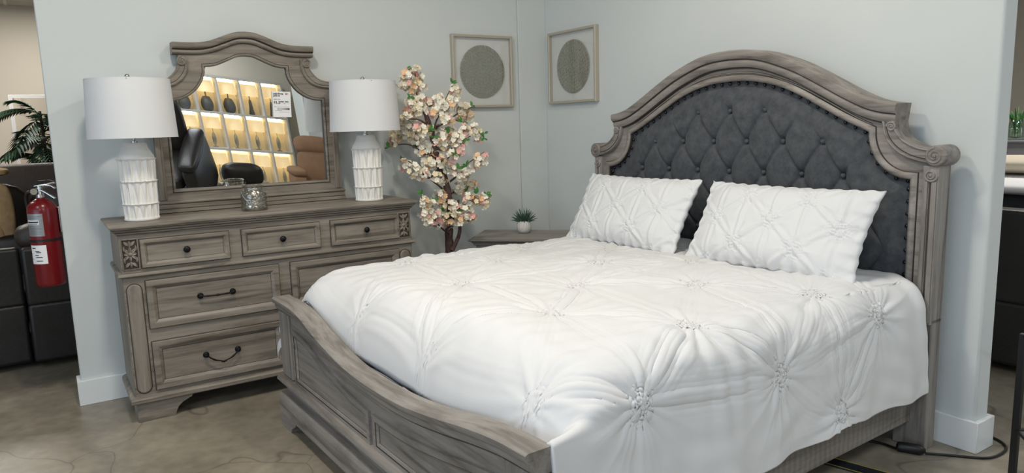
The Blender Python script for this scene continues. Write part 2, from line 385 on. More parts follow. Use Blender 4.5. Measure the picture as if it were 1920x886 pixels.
# baseboards: tall square stock, wrapped round the free ends
BH = .147
flat = lambda u, w, d: (u, w, d)
struct('baseboard_back', MB().prism([(WLX-.02, WT), (WLX-.02, -.02), (-.256, -.02), (-.256, .001), (WLX+.001, .001), (WLX+.001, WT)], flat, 0, BH), WTRIM, .003)
struct('baseboard_right', MB().prism([(-.02, -.02), (-.02, WRY-.02), (.14, WRY-.02), (.14, -.02), (.119, -.02), (.119, WRY+.001), (.001, WRY+.001), (.001, -.02)], flat, 0, BH), WTRIM, .003)
# ---------------------------------------------------------------- bed
BA = math.radians(1.962)
def bedpt(x, y, z):   # calibration frame -> world
    yy = y+2.1; return (x*math.cos(BA)-yy*math.sin(BA), -2.1+x*math.sin(BA)+yy*math.cos(BA), z)
HX, BCY = -.200, -2.02
bed = thing('bed', 'weathered grey wooden bed with arched charcoal tufted headboard and low curved footboard', 'bed', bedpt(HX, BCY, 0), BA)
hf = lambda u, w, d: (-d, u, w)          # headboard face: u across, w up, d towards the foot
def volute(mb, cu, cw, r, fn, d, side=1, mi=0, turns=1.6, start=0.0, thick=.006):
    n = 20; mb.add([fn(cu, cw, d+.010)]+[fn(cu+r*math.cos(2*PI*i/n), cw+r*math.sin(2*PI*i/n), d+.004) for i in range(n)]+[fn(cu+r*math.cos(2*PI*i/n), cw+r*math.sin(2*PI*i/n), d-.01) for i in range(n)],
        [(0, 1+i, 1+(i+1) % n) for i in range(n)]+[(1+i, 1+n+i, 1+n+(i+1) % n, 1+(i+1) % n) for i in range(n)], mi)
    pts = []
    for k in range(40):
        t = k/39; a = start+side*t*turns*2*PI; rr = r*(.98-.68*t); pts.append(fn(cu+rr*math.cos(a), cw+rr*math.sin(a), d+.006+.004*t))
    mb.tube(pts, [thick*(1-.4*k/39) for k in range(40)], 6, mi)
    mb.lathe([(r*.24, 0), (r*.2, .007), (0.0001, .010)], 12, (0, 0, 0), mi, M=Matrix.Translation(fn(cu, cw, d+.006)) @ (Matrix.Rotation(-PI/2, 4, 'Y') if abs(fn(0, 0, 1)[0]-fn(0, 0, 0)[0]) > .5 else Matrix.Rotation(PI/2, 4, 'X')))
def quarter(u0, w0, u1, w1, n):
    """concave quarter ellipse leaving (u0,w0) downwards, arriving at (u1,w1) sideways"""
    return [(u1-(u1-u0)*math.cos(a), w0-(w0-w1)*math.sin(a)) for a in np.linspace(0, PI/2, n)]
cap_r = catmull([(0, 1.903), (.12, 1.897), (.22, 1.878), (.32, 1.845), (.42, 1.805), (.50, 1.765), (.58, 1.722), (.66, 1.678), (.74, 1.637), (.80, 1.611), (.86, 1.595), (.925, 1.586)], 46)
in_top = catmull([(0, 1.742), (.12, 1.736), (.22, 1.718), (.317, 1.69), (.414, 1.648), (.52, 1.592), (.62, 1.538), (.70, 1.498), (.785, 1.460)], 40)
in_q = quarter(.785, 1.46, .985, 1.247, 16)[1:]
in_r = in_top+in_q+[(.985, .95), (.985, .60), (.985, .32)]
# outer outline matched to the inner one
out_top = catmull([(0, 1.84), (.12, 1.834), (.22, 1.815), (.32, 1.782), (.42, 1.745), (.58, 1.66), (.72, 1.58), (.84, 1.535), (.918, 1.515)], 40)
out_q = quarter(.918, 1.515, 1.075, 1.372, 16)[1:]
out_r = out_top+out_q+[(1.10, 1.0), (1.10, .60), (1.10, .32)]
A = mirror_path(in_r); B = mirror_path(out_r)
mb = MB(); mb.strip(A, B, hf, -.085, 0)
mb.build('headboard_frame', BY, bed, bevel=.003)
# inner bead beside the velvet
mb = MB(); mb.band(A, [(-.002, -.03), (-.002, .006), (.006, .014), (.016, .016), (.022, .010), (.030, .007), (.034, .0)], hf, mats=[1, 0, 0, 0, 0, 1])
mb.build('inner_moulding', [BY, GLZ], bed, smooth=60)
# crown: two stepped layers following the arch
cap = mirror_path(cap_r)
mb = MB(); mb.band(cap, [(0, -.09), (0, .040), (-.008, .050), (-.030, .050), (-.046, .040), (-.050, .036), (-.052, .030), (-.060, .034), (-.074, .032), (-.090, .022), (-.094, .012), (-.098, .002), (-.098, -.09)], hf, mats=[0]*4+[1, 1]+[0]*3+[1, 1, 0])
mb.build('crown_moulding', [BY, GLZ], bed, smooth=45)
mb = MB(); mb.band([(u, w-.118) for u, w in cap[6:-6]], [(.004, .0), (.002, .004), (-.003, .004), (-.005, .0)], hf, mats=[1, 0, 1])
mb.build('arch_bead', [BY, GLZ], bed, smooth=60)
for sg in (1, -1):
    # scroll arm on the shoulder
    f2 = lambda u, w, d, sg=sg: hf(sg*u, w, d)
    o1 = [(.905, 1.512)]+quarter(.915, 1.50, 1.085, 1.385, 14); o2 = [(.850, 1.505)]+quarter(.856, 1.49, 1.090, 1.318, 14)
    mb = MB(); mb.strip(o1, o2, f2, -.085, .022)
    mid = [((a[0]+b[0])/2, (a[1]+b[1])/2) for a, b in zip(o1, o2)]
    for k in (.12, .88): mb.tube([f2(a[0]*(1-k)+b[0]*k, a[1]*(1-k)+b[1]*k, .023) for a, b in zip(o1, o2)], .006, 6)
    mb.tube([f2(a[0]*.3+b[0]*.7, a[1]*.3+b[1]*.7, .0215) for a, b in zip(o1, o2)], .003, 6, 1)
    # rolled end, a short horizontal log
    cyl = Matrix.Translation(f2(1.098, 1.353, 0)) @ Matrix.Rotation(PI/2, 4, 'Y')
    mb.lathe([(.040, -.034), (.047, -.028), (.047, .092), (.042, .098)], 28, (0, 0, 0), 0, M=cyl)
    volute(mb, 1.094, 1.353, .037, f2, .026, side=1, start=PI*.5)
    volute(mb, .897, 1.482, .022, f2, .020, side=-1, start=PI)
    mb.build('scroll_arm', [BY, GLZ], bed, smooth=40, bevel=.002)
    # pilaster on the post, with its own small volute
    mb = MB(); mb.strip([(1.046, 1.31), (1.046, .60)], [(1.112, 1.31), (1.112, .60)], f2, -.085, .022)
    mb.strip([(1.056, 1.24), (1.056, .61)], [(1.070, 1.24), (1.070, .61)], f2, .02, .030); mb.strip([(1.086, 1.24), (1.086, .61)], [(1.106, 1.24), (1.106, .61)], f2, .02, .028)
    mb.strip([(1.074, 1.24), (1.074, .61)], [(1.082, 1.24), (1.082, .61)], f2, .02, .0235, 1)
    volute(mb, 1.080, 1.268, .028, f2, .020, side=-1, start=0)
    mb.build('pilaster', [BZ, GLZ], bed, smooth=40, bevel=.003)
    mb = MB(); mb.strip([(.965, .62), (.965, 0)], [(1.112, .62), (1.112, 0)], f2, -.085, .004)
    mb.build('headboard_leg', BZ, bed, bevel=.004)
mb = MB(); mb.box(.03, .07, -.985, .985, .22, .50); mb.build('headboard_rail', BY, bed, bevel=.003)
# tufted velvet panel
def in_z(u):
    u = abs(u)
    xs = [p[0] for p in in_top+in_q]; zs = [p[1] for p in in_top+in_q]
    return np.interp(u, xs, zs)
us = np.concatenate([np.linspace(-.985, -.70, 110), np.linspace(-.70, .70, 330)[1:], np.linspace(.70, .985, 110)[1:]])
vs_ = np.linspace(0, 1, 300)
top = in_z(us); ZB = .50
U = np.repeat(us[None, :], len(vs_), 0); Z = ZB+(top[None, :]-ZB)*vs_[:, None]
a_, b_ = .225, .166*2
P_ = U/a_+(Z-1.58)/b_+.08; Q_ = U/a_-(Z-1.58)/b_+.08
P_ = (U-.015)/a_+(Z-1.58)/b_; Q_ = (U-.015)/a_-(Z-1.58)/b_
sp, sq = np.abs(np.sin(PI*P_)), np.abs(np.sin(PI*Q_))
# distance to the outline
outl = np.array([(p[0], p[1]) for p in mirror_path(in_top+in_q+[(.985, 1.0), (.985, .5)])])
seg = []
dist = np.full(U.shape, 9.0)
for (p, q) in zip(outl[:-1], outl[1:]):
    e = q-p; L2 = (e**2).sum()
    if L2 < 1e-10: continue
    t = np.clip(((U-p[0])*e[0]+(Z-p[1])*e[1])/L2, 0, 1)
    dist = np.minimum(dist, np.hypot(U-p[0]-t*e[0], Z-p[1]-t*e[1]))
def sstep(x, a, b): t = np.clip((x-a)/(b-a), 0, 1); return t*t*(3-2*t)
mask = sstep(dist, .10, .17)
crease = (1-np.exp(-sp/.22))*(1-np.exp(-sq/.10))/(1-np.exp(-1/.22))*(.80+.20*np.sqrt(sp*sq))
kp = np.round(P_); kq = np.round(Q_)
bu = (kp+kq)/2*a_+.015; bz = (kp-kq)/2*b_+1.58; rb = np.hypot(U-bu, Z-bz)
tuft = .024*crease-.018*np.exp(-(rb/.024)**2)-.008*np.exp(-(rb/.06)**2)
base = -.020+.030*sstep(dist, .012, .09)
soft = .010
D = base+mask*(tuft-.010)+(1-mask)*0*soft
D += .0015*np.sin(U*31+Z*17)*mask
PP = np.stack([-D, U, Z], -1)
MB().grid(PP).build('velvet_panel', VELV, bed, smooth=180, recalc=False)
# covered buttons
btn = []
for i in range(-6, 7):
    for j in range(-4, 2):
        for off in (0, .5):
            p, q = i+off*0, 0
n_b = 0
for kz in range(0, 6):
    z = 1.58-kz*.166
    for k in range(-6, 7):
        u = .015+(k+(0 if kz % 2 == 0 else .5))*a_
        if kz % 2 == 0 and kz > 0: pass
        dd = np.min(np.hypot(outl[:, 0]-u, outl[:, 1]-z))
        if abs(u) < .93 and z < in_z(u)-.10 and dd > .09 and z > .75:
            mb = MB(); mb.lathe([(.013, -.006), (.013, 0), (.010, .005), (.004, .008), (.0001, .0085)], 14, M=Matrix.Translation((.004, u, z)) @ Matrix.Rotation(-PI/2, 4, 'Y'))
            mb.build('tuft_button', VELV, bed, smooth=60); n_b += 1
# nailheads
path = A[:]; cum = [0]
inset = []
pv = [Vector(p) for p in mirror_path(in_top+in_q+[(.985, .95), (.985, .62)])]
for i, p in enumerate(pv):
    a = pv[max(0, i-1)]; b = pv[min(len(pv)-1, i+1)]; t = (b-a).normalized(); inset.append(p+Vector((t.y, -t.x))*.013)
cum = np.r_[0, np.cumsum([(inset[i+1]-inset[i]).length for i in range(len(inset)-1)])]
nail = MB().lathe([(.0098, 0), (.0098, .002), (.007, .0065), (.0001, .0088)], 10, M=Matrix.Rotation(-PI/2, 4, 'Y')).build('nailhead', NAIL, bed, smooth=60)
first = True
for s_ in np.arange(.02, cum[-1], .056):
    i = min(len(inset)-2, int(np.searchsorted(cum, s_)-1)); t = (s_-cum[i])/(cum[i+1]-cum[i]); p = inset[i].lerp(inset[i+1], t)
    o = nail if first else nail.copy()
    if not first: S.collection.objects.link(o)
    first = False; o.location = (.012, p.x, p.y)

# side rails, outside faces at |y| = 1.04
for sg in (1, -1):
    mb = MB(); mb.box(-2.17, -.004, min(sg*1.012, sg*1.042), max(sg*1.012, sg*1.042), .125, .335)
    o = mb.build('side_rail', BX, bed, bevel=.003)
    if sg == -1:
        for (x, z) in ((-.045, .285), (-.045, .225), (-.115, .245)):
            MB().lathe([(.0075, 0), (.0075, .002), (.004, .0035), (.0001, .004)], 12, M=Matrix.Translation((x, -1.042, z)) @ Matrix.Rotation(PI/2, 4, 'X')).build('bolt_head', BLACK, o)
mb = MB()
for x in np.arange(-2.0, -.1, .22): mb.box(x, x+.07, -1.012, 1.012, .27, .29)
mb.build('slats', OAK, bed)
# footboard
FX = -2.237
ff = lambda u, w, d: (FX-d, u, w)
ftop = catmull([(-1.115, .660), (-.96, .655), (-.78, .632), (-.58, .598), (-.34, .567), (-.07, .556), (.2, .568), (.50, .620), (.66, .662), (.77, .684), (.90, .692), (1.0, .692), (1.115, .692)], 90)
ft = np.array(ftop)
fz = lambda u: float(np.interp(u, ft[:, 0], ft[:, 1]))
mb = MB(); us2 = np.linspace(-1.085, 1.085, 80)
mb.strip([(u, fz(u)-.02) for u in us2], [(u, .06) for u in us2], ff, -.062, -.012)
mb.build('footboard_panel', BY, bed, bevel=0, smooth=30)
mb = MB(); mb.band(ftop, [(0, -.068), (0, .018), (-.006, .026), (-.022, .026), (-.028, .022), (-.032, .012), (-.036, .010), (-.050, .010), (-.062, .004), (-.072, -.006), (-.074, -.013), (-.074, -.066)], ff, mats=[0]*4+[1]+[0]*3+[1, 1, 0])
mb.build('footboard_cap', [BY, GLZ], bed, smooth=45)
# two recessed panels whose top edge follows the curve
def panel_loop(u0, u1, n=26):
    return [(u0, .297), (u1, .297)]+[(u, fz(u)-.165) for u in np.linspace(u1, u0, n)]
for (u0, u1) in ((.03, .88), (-.90, -.065)):
    mb = MB(); lp = panel_loop(u0, u1)
    mb.band(lp, [(-.030, -.013), (-.028, .0), (-.004, .001), (0, -.0015), (.006, -.004), (.010, -.010), (.0105, -.0118)], ff, closed=True, mats=[0, 0, 1, 0, 0, 1])
    mb.build('panel_moulding', [BY, GLZ], bed, smooth=40)
for (u0, u1) in ((.945, 1.10), (-1.10, -.965)):
    mb = MB(); mb.strip([(u0, fz(u0)-.07), (u1, fz(u1)-.07)], [(u0, .28), (u1, .28)], ff, -.075, .0); mb.build('footboard_post', BZ, bed, bevel=.003)
mb = MB()
def usweep(mb, hw, depth, prof, cx=0, mats=0, FN=None):
    """moulding round front and both ends; prof (out, z)"""
    pth = [(-hw, -depth), (-hw, 0), (hw, 0), (hw, -depth)]
    P = []
    for (o, z) in prof: P.append((o, z))
    corners = [(-1, -depth, 0), (-1, 0, 1), (1, 0, 1), (1, -depth, 0)]
    vs = []
    for (sx, dd, k) in corners:
        for (o, z) in P: vs.append(FN(cx+sx*(hw+o), dd+(o if k else 0), z))
    n = len(P); fs = []; mi = []
    for i in range(3):
        for q in range(n-1): fs.append((i*n+q, i*n+q+1, (i+1)*n+q+1, (i+1)*n+q)); mi.append(mats[q] if isinstance(mats, (list, tuple)) else mats)
    # close top, bottom and back
    fs.append((0, n, 2*n, 3*n)); mi.append(0); fs.append((n-1, 2*n-1, 3*n-1, 4*n-1)); mi.append(0)
    fs.append(tuple(range(n))); mi.append(0); fs.append(tuple(range(3*n, 4*n))); mi.append(0)
    fs.append((0, 3*n, 4*n-1, n-1)); mi.append(0)
    mb.add(vs, fs, mi)
FU = lambda u, d, z: (FX-d, u, z)
usweep(mb, 1.10, .085, [(.0, .275), (.022, .268), (.026, .260), (.026, .248), (.016, .240), (.008, .236), (.004, .225), (0, .22)], FN=FU, mats=[0, 0, 0, 0, 1, 0, 0])
mb.build('ledge_moulding', [BY, GLZ], bed, smooth=40)
mb = MB()
usweep(mb, 1.09, .085, [(.0, .19), (.012, .185), (.022, .172), (.024, .165), (.026, .075)], FN=FU, mats=0)
mb.build('base_board', BY, bed, smooth=40)
for (u0, u1, s) in ((-1.116, -.88, -1), (.88, 1.116, 1)):
    inner = u0 if s > 0 else u1; outer = u1 if s > 0 else u0; e = -s
    poly = [(outer, .078), (outer, 0), (inner+s*.08, 0), (inner+s*.075, .018), (inner+s*.05, .035), (inner+s*.03, .04), (inner+s*.012, .055), (inner, .078)]
    mb = MB(); mb.prism(poly, ff, -.08, .024); mb.build('foot', BY, bed, bevel=.002)
# paper tags hanging on the far end of the footboard
PAPG = plain('tag_paper', 'c9cacb', .8)
def ribbon(pts, w, t, name, mat, parent, axis=(0, 0, 1)):
    mb = MB(); A2 = Vector(axis)*w/2; vs = []; n = len(pts)
    for i, p in enumerate(pts):
        p = Vector(p); q = Vector(pts[min(n-1, i+1)])-Vector(pts[max(0, i-1)]); nn = q.cross(A2).normalized()*t/2
        vs += [p-A2-nn, p+A2-nn, p+A2+nn, p-A2+nn]
    fs = [(0, 1, 2, 3), (4*n-4, 4*n-1, 4*n-2, 4*n-3)]
    for i in range(n-1):
        for k in range(4): l = (k+1) % 4; fs.append((4*i+k, 4*i+l, 4*i+4+l, 4*i+4+k))
    return mb.add(vs, fs).build(name, mat, parent, smooth=50)
ribbon([(-2.19, 1.112, .500), (-2.20, 1.135, .505), (-2.21, 1.16, .503), (-2.215, 1.185, .492)], .028, .0012, 'hang_tag', PAPG, bed)
ribbon([(-2.20, 1.112, .43), (-2.21, 1.13, .435), (-2.225, 1.15, .430), (-2.232, 1.17, .40), (-2.236, 1.175, .37)], .045, .0012, 'hang_tag', PAPG, bed, axis=(.1, .35, 1))

# mattress
mt = thing('mattress', 'white mattress lying in the bed frame under the duvet', 'mattress', bedpt(HX, BCY, .292), BA)
rbox('mattress_body', (1.98, 1.90, .40), MATT, mt, (-1.09, 0, .205), r=.07, sub=1)

# ---------------------------------------------------------------- duvet
XS = np.linspace(-.045, -2.152, 520)          # along the bed (arc, first guess) 
SS = np.concatenate([np.linspace(-1.42, -1.0, 80), np.linspace(-1.0, 1.50, 640)[1:]])   # s>0 : near side
Wy, Rr = 1.085, .15
LT = Wy-Rr
def section(s):
    a = np.abs(s); y = np.where(a < LT, a, 0); drop = np.zeros_like(a)
    arc = Rr*PI/2; t = np.clip((a-LT)/Rr, 0, PI/2)
    y = np.where(a < LT, a, LT+Rr*np.sin(t)); drop = np.where(a < LT, 0, Rr*(1-np.cos(t)))
    ex = np.clip(a-LT-arc, 0, None); drop = drop+ex; y = y+.06*ex
    return y*np.sign(s), drop, ex
G = [(-2.11, .378), (-2.131, -.287), (-2.10, -.93), (-1.655, .197), (-1.675, -.487), (-1.615, .83), (-1.287, -.186), (-1.26, .494), (-.925, .075), (-.910, -.539), (-.874, .80), (-.548, .414), (-.54, -.208),
     (-1.40, -.93), (-.655, -.93), (-1.80, -1.16), (-1.09, -1.22), (-.40, -1.13), (-2.08, 1.05), (-1.25, 1.15), (-.55, 1.1), (-.20, .12), (-.20, -.55), (-.20, .72), (-.72, -1.44)]
X, Sx = np.meshgrid(XS, SS*-1, indexing='ij')       # X along rows; Sx : +far, -near
def hem_scale(x): return 1.0
Y, drop, ex = section(Sx)
ZT = .812+.018*(1-(Y/1.0)**2)+.006*np.sin(X*5.1+Y*3)+.005*np.sin(X*11-Y*7)
# foot end: roll down inside the footboard
u0 = -1.90; t = np.clip((u0-X)/.242, 0, 1)
side = sstep(np.abs(Sx), 1.07, 1.17)
fdrop = .30*(1-np.sqrt(np.clip(1-t**2, 0, 1)))*(1-side)+side*0
cf = np.where(Sx > 0, 1-.55*sstep(Sx, .55, .95), 1.0)
Zb = ZT-np.maximum(drop, 0)-fdrop*cf
# settle under the pillows
Zb -= .02*np.exp(-((X+.30)/.18)**2)*(drop < .02)
# hem: far side stops at .42, near side at ~.30
hang = .0
near = Sx < 0
Zmin = np.where(near, .300+.008*np.sin(X*6.5)+.006*np.sin(X*17+1), .40)
full = np.where(near, ZT-(Rr)-ex.max(), 0)
exn = np.clip(ex/np.where(near, (1.50-LT-Rr*PI/2), (1.42-LT-Rr*PI/2)), 0, 1)
zs_ = ZT-Rr
Zside = zs_-(zs_-Zmin)*exn
Zb = np.where(ex > 0, Zside, Zb)
# hanging folds
fold = np.sin(X*16+1.2*np.sin(X*5)+.5)*.5+.5*np.sin(X*9.3+2)
Yb = Y+np.sign(Sx)*(ex > 0)*(.018*fold*exn+.012*exn)
tf = np.clip((-1.70-X)/.45, 0, 1)**2; sn = sstep(-Sx, 1.02, 1.20)
Yb = Yb*np.where(Sx > 0, 1-.055*tf, 1.0)-.028*tf*sn; X = X-.026*tf*sn
P0 = np.stack([X, Yb, Zb], -1)
du = np.gradient(P0, axis=0); dv = np.gradient(P0, axis=1)
Nn = np.cross(du, dv); Nn /= np.linalg.norm(Nn, axis=-1, keepdims=True)+1e-12
Nn[Nn[..., 2] < -0.2] *= 1
flip = (Nn[..., 2] < 0) & (ex <= 0); 
if Nn[:, len(SS)//2, 2].mean() < 0: Nn = -Nn
Hh = np.zeros(X.shape); HX_ = np.zeros(X.shape)
def gather(H, X, Sx, gx, gs, k, R=.15, amp=.010, npl=15):
    dx = X-gx; ds = Sx-gs; r = np.hypot(dx, ds)+1e-6; th = np.arctan2(ds, dx)
    ph = k*1.7
    w1 = np.cos(npl*th+ph+.9*np.sin(2*th+k)); w2 = np.cos((npl-5)*th-ph*.7+.6*np.sin(3*th+k))
    star = (1-2*np.abs(np.sin((npl*th+ph+.9*np.sin(2*th+k))/2))**.7)*.55+(1-2*np.abs(np.sin(((npl-6)*th-ph*.7+.6*np.sin(3*th+k))/2))**.8)*.6
    env = np.exp(-(r/R)**1.3)*np.clip((r-.012)/.055, 0, 1)**1.2
    H += amp*star*env
    H += -.016*np.exp(-(r/.10)**2)+.006*np.exp(-(r/.045)**2)
    # puckered centre
    pk = np.sin(dx*290+2.5*np.sin(ds*95+k))*np.sin(ds*270+2.5*np.sin(dx*110+k))
    H += .0062*pk*np.exp(-(r/.056)**4)
for k, (gx, gs) in enumerate(G): gather(Hh, X, Sx, gx, gs, k)
# tension folds between neighbouring gathers
cnt = 0
for i in range(len(G)):
    for j in range(i+1, len(G)):
        p = np.array(G[i]); q = np.array(G[j]); L = np.linalg.norm(q-p)
        if L < .30 or L > .76: continue
        cnt += 1; e = (q-p)/L; tt = ((X-p[0])*e[0]+(Sx-p[1])*e[1])/L; dd = -(X-p[0])*e[1]+(Sx-p[1])*e[0]
        m = np.clip(tt*(1-tt)*4, 0, 1)**.6*(tt > 0)*(tt < 1); e1 = np.clip(np.minimum(tt, 1-tt)*L/.09-.35, 0, 1); m = m*e1
        cur = .018*np.sin(tt*PI)*math.sin(cnt*2.3); d2 = dd-cur
        am = (.0050 if L < .7 else .0038)*(.6+.4*math.sin(cnt*1.3))
        Hh += am*m*(np.cos(2*PI*d2/(.034+.030*m))+.35*np.cos(2*PI*d2/.021+cnt))*np.exp(-(d2/(.034+.030*m))**2)
# fine wrinkles
Hh += .0024*np.sin(X*37+4*np.sin(Sx*6)+2)*np.sin(Sx*13+2*np.sin(X*5))+.0022*np.sin(Sx*61+5*np.sin(X*4+1))*np.sin(X*8+1)
Hh += .006*np.sin(X*6.3+2*np.sin(Sx*2.1))*np.sin(Sx*6.7+1)
sh = sstep(np.abs(Sx), .86, 1.0)*(1-sstep(np.abs(Sx), 1.15, 1.45))
Hh += sh*.006*np.sin(X*38+3*np.sin(X*9))*(.5+.5*np.sin(X*4.4+1))
edge = np.clip((1.50-np.abs(Sx))/.03, 0, 1); Hh *= .3+.7*edge
Hh *= 1-.7*np.clip((-1.95-X)/.2, 0, 1)
Pd = P0+Nn*Hh[..., None]
Pd[..., 0] = np.where((np.abs(Sx) < 1.12), np.maximum(Pd[..., 0], -2.160), Pd[..., 0])
# thickness with a rolled edge
duv = thing('duvet', 'white pinch-pleated duvet spread over the bed and hanging over its near side', 'duvet', bedpt(HX, BCY, 0), BA)
mb = MB(); mb.grid(Pd); o = mb.build('duvet_cover', DUV, duv, smooth=180, recalc=False)
sm = o.modifiers.new('thick', 'SOLIDIFY'); sm.thickness = .014; sm.offset = -1 if Nn[:, len(SS)//2, 2].mean() > 0 else 1
# ---------------------------------------------------------------- pillows
def pillow(name, label, cy, tilt, w, h, seed, xoff, z0, lat_off, group='pillows leaning on the headboard'):
    t_ = thing(name, label, 'pillow', (0, 0, 0), 0, group)
    n1, n2 = 230, 130
    u = np.linspace(-1, 1, n1); v = np.linspace(-1, 1, n2); Ug, Vg = np.meshgrid(u, v)
    faces = []
    for sd in (1, -1):
        yy = Ug*w/2*(1-.055*(1-Vg**2)**1.0*np.abs(Ug)**2); zz = Vg*h/2*(1-.075*(1-Ug**2)*np.abs(Vg)**2)
        T = .105*np.clip((1-Ug**4)*(1-Vg**4), 0, 1)**.55*(1-.25*Ug**2)
        Hp = np.zeros_like(yy)
        if sd == 1:
            gs = []
            for r in range(-2, 3):
                for c in range(-3, 4):
                    gx = (c+(.5 if r % 2 else 0))*.335+lat_off; gz = r*.125+.01
                    if abs(gx) < w/2+.02 and abs(gz) < h/2+.03: gs.append((gx, gz))
            for k, (gx, gz) in enumerate(gs): gather(Hp, yy, zz, gx, gz, k+seed, R=.085, amp=.0065, npl=11)
            for i in range(len(gs)):
                for j in range(i+1, len(gs)):
                    p = np.array(gs[i]); q = np.array(gs[j]); L = np.linalg.norm(q-p)
                    if L > .25: continue
                    e = (q-p)/L; tt = ((yy-p[0])*e[0]+(zz-p[1])*e[1])/L; dd = -(yy-p[0])*e[1]+(zz-p[1])*e[0]; m = np.clip(tt*(1-tt)*4, 0, 1)**.6*(tt > 0)*(tt < 1)
                    Hp += .0045*m*np.cos(2*PI*dd/.045)*np.exp(-(dd/.026)**2)
        Hp += .003*np.sin(yy*23+seed+3*np.sin(zz*9))*np.sin(zz*17+seed)
        Hp *= np.clip((1-np.abs(Ug))/.06, 0, 1)*np.clip((1-np.abs(Vg))/.08, 0, 1)
        edgew = .006*np.sin(Ug*40+seed)*np.abs(Vg)**8+.005*np.sin(Vg*22)*np.abs(Ug)**8
        faces.append(np.stack([-sd*(T+Hp)+edgew, yy, zz+edgew], -1))
    mb = MB(); mb.grid(faces[0]); mb.grid(faces[1])
    o = mb.build('pillow_case', PILW, t_, smooth=180, merge=True)
    t_.location = bedpt(HX+xoff, BCY+cy, z0+h/2*math.cos(tilt)); t_.rotation_euler = (0, 0, 0)
    t_.matrix_world = Matrix.Translation(t_.location) @ Matrix.Rotation(BA, 4, 'Z') @ Matrix.Rotation(tilt, 4, 'Y')
    return t_
pa = pillow('pillow', 'white pinch-pleated pillow on the far side of the bed, beside the nightstand', .535, math.radians(30), .93, .47, 1, -.265, .800, .04)
pb = pillow('pillow', 'white pinch-pleated pillow on the near side of the bed, beside the bare wall end', -.475, math.radians(30), .96, .47, 5, -.265, .797, -.02)
# ---------------------------------------------------------------- dresser
DCX, DBY, DD, DHW = -2.302, -.031, .474, .832
dr = thing('dresser', 'weathered grey seven-drawer dresser against the back wall with black knobs and carved corners', 'dresser', (DCX, DBY, 0))
df = lambda u, w, d: (u, -DD-d, w)
FD = lambda u, d, z: (u, -DD-d, z)
mb = MB(); mb.box(-DHW, DHW, -DD, 0, .125, 1.03)
mb.build('carcass', WX, dr, bevel=.002)
for sx in (-1, 1):
    MB().box(min(sx*DHW, sx*(DHW+.003)), max(sx*DHW, sx*(DHW+.003)), -DD, 0, .13, 1.03).build('side_panel', WZ, dr)
mb = MB(); usweep(mb, DHW, DD, [(-.01, 1.080), (.036, 1.080), (.042, 1.077), (.043, 1.072), (.040, 1.066), (.030, 1.064), (-.01, 1.064)], FN=FD)
mb.build('top', WX, dr, smooth=40)
mb = MB(); usweep(mb, DHW, DD, [(-.01, 1.064), (.032, 1.064), (.032, 1.058), (.028, 1.054), (.026, 1.048), (.018, 1.042), (.012, 1.038), (.012, 1.032), (.004, 1.026), (-.01, 1.026)], FN=FD, mats=[0, 0, 1, 0, 0, 1, 0, 0, 0])
mb.build('cornice', [WX, GLZ], dr, smooth=40)
mb = MB(); usweep(mb, DHW, DD, [(-.01, .828), (.008, .826), (.018, .822), (.021, .816), (.021, .808), (.014, .802), (.006, .800), (-.01, .799)], FN=FD, mats=[0, 0, 0, 0, 0, 1, 0])
mb.build('waist_moulding', [WX, GLZ], dr, smooth=40)
mb = MB(); usweep(mb, DHW, DD, [(-.01, .148), (.006, .147), (.018, .141), (.026, .132), (.026, .114), (.020, .108), (-.01, .106)], FN=FD, mats=0)
mb.build('base_moulding', [WX, GLZ], dr, smooth=40)
# bracket feet
for sg in (-1, 1):
    g = lambda u, w, d, sg=sg: df(sg*u, w, d)
    poly = [(.832, .112), (.832, 0), (.645, 0), (.640, .020), (.628, .045), (.605, .066), (.575, .080), (.555, .088), (.545, .112)]
    mb = MB(); mb.prism(poly, g, -.02, .0)
    mb.box(min(sg*.812, sg*.832), max(sg*.812, sg*.832), -DD+.02, -DD+.17, 0, .112)
    mb.build('bracket_foot', WX, dr, bevel=.002)
    mb = MB(); mb.box(min(sg*.77, sg*.832), max(sg*.77, sg*.832), -.07, -.005, 0, .112); mb.build('back_foot', WX, dr, bevel=.002)
def knob_mesh():
    return MB().lathe([(.0075, 0), (.0065, .008), (.008, .014), (.0165, .018), (.0185, .023), (.0165, .029), (.010, .033), (.0001, .0345)], 20, M=Matrix.Rotation(PI/2, 4, 'X'))
def drawer(x0, x1, z0, z1, fw, name='drawer', mat=None, parent=None, F=None):
    mb = MB(); L = rect(x0, x1, z0, z1)
    prof = [(.0, -.010), (.0, .013), (.003, .017), (fw*.42, .018), (fw*.56, .0165), (fw*.66, .0125), (fw*.80, .0085), (fw*.90, .0035), (fw*.95, .0032), (fw, .0032)]
    mb.band(L, prof, F or df, closed=True, mats=[0]*7+[1, 0])
    i = fw-.001
    fn = F or df
    mb.add([fn(u, w, .0035) for u, w in rect(x0+i, x1-i, z0+i, z1-i)], [(0, 1, 2, 3)])
    mb.add([fn(u, w, -.0095) for u, w in rect(x0-.004, x1+.004, z0-.004, z1+.004)], [(0, 1, 2, 3)], 1)
    # dark reveal round the drawer front
    mb.band(rect(x0-.004, x1+.004, z0-.004, z1+.004), [(0, .0012), (.0045, .0014)], fn, closed=True, mats=1)
    return mb.build(name, [mat or WX, GLZ], parent, smooth=35)
for i, (a, b) in enumerate(((-.735, -.287), (-.217, .234), (.302, .750))):
    d_ = drawer(a, b, .844, .996, .034, parent=dr)
    k = knob_mesh().build('knob', BLACK, d_, smooth=50); k.location = ((a+b)/2, -DD-.003, .921)
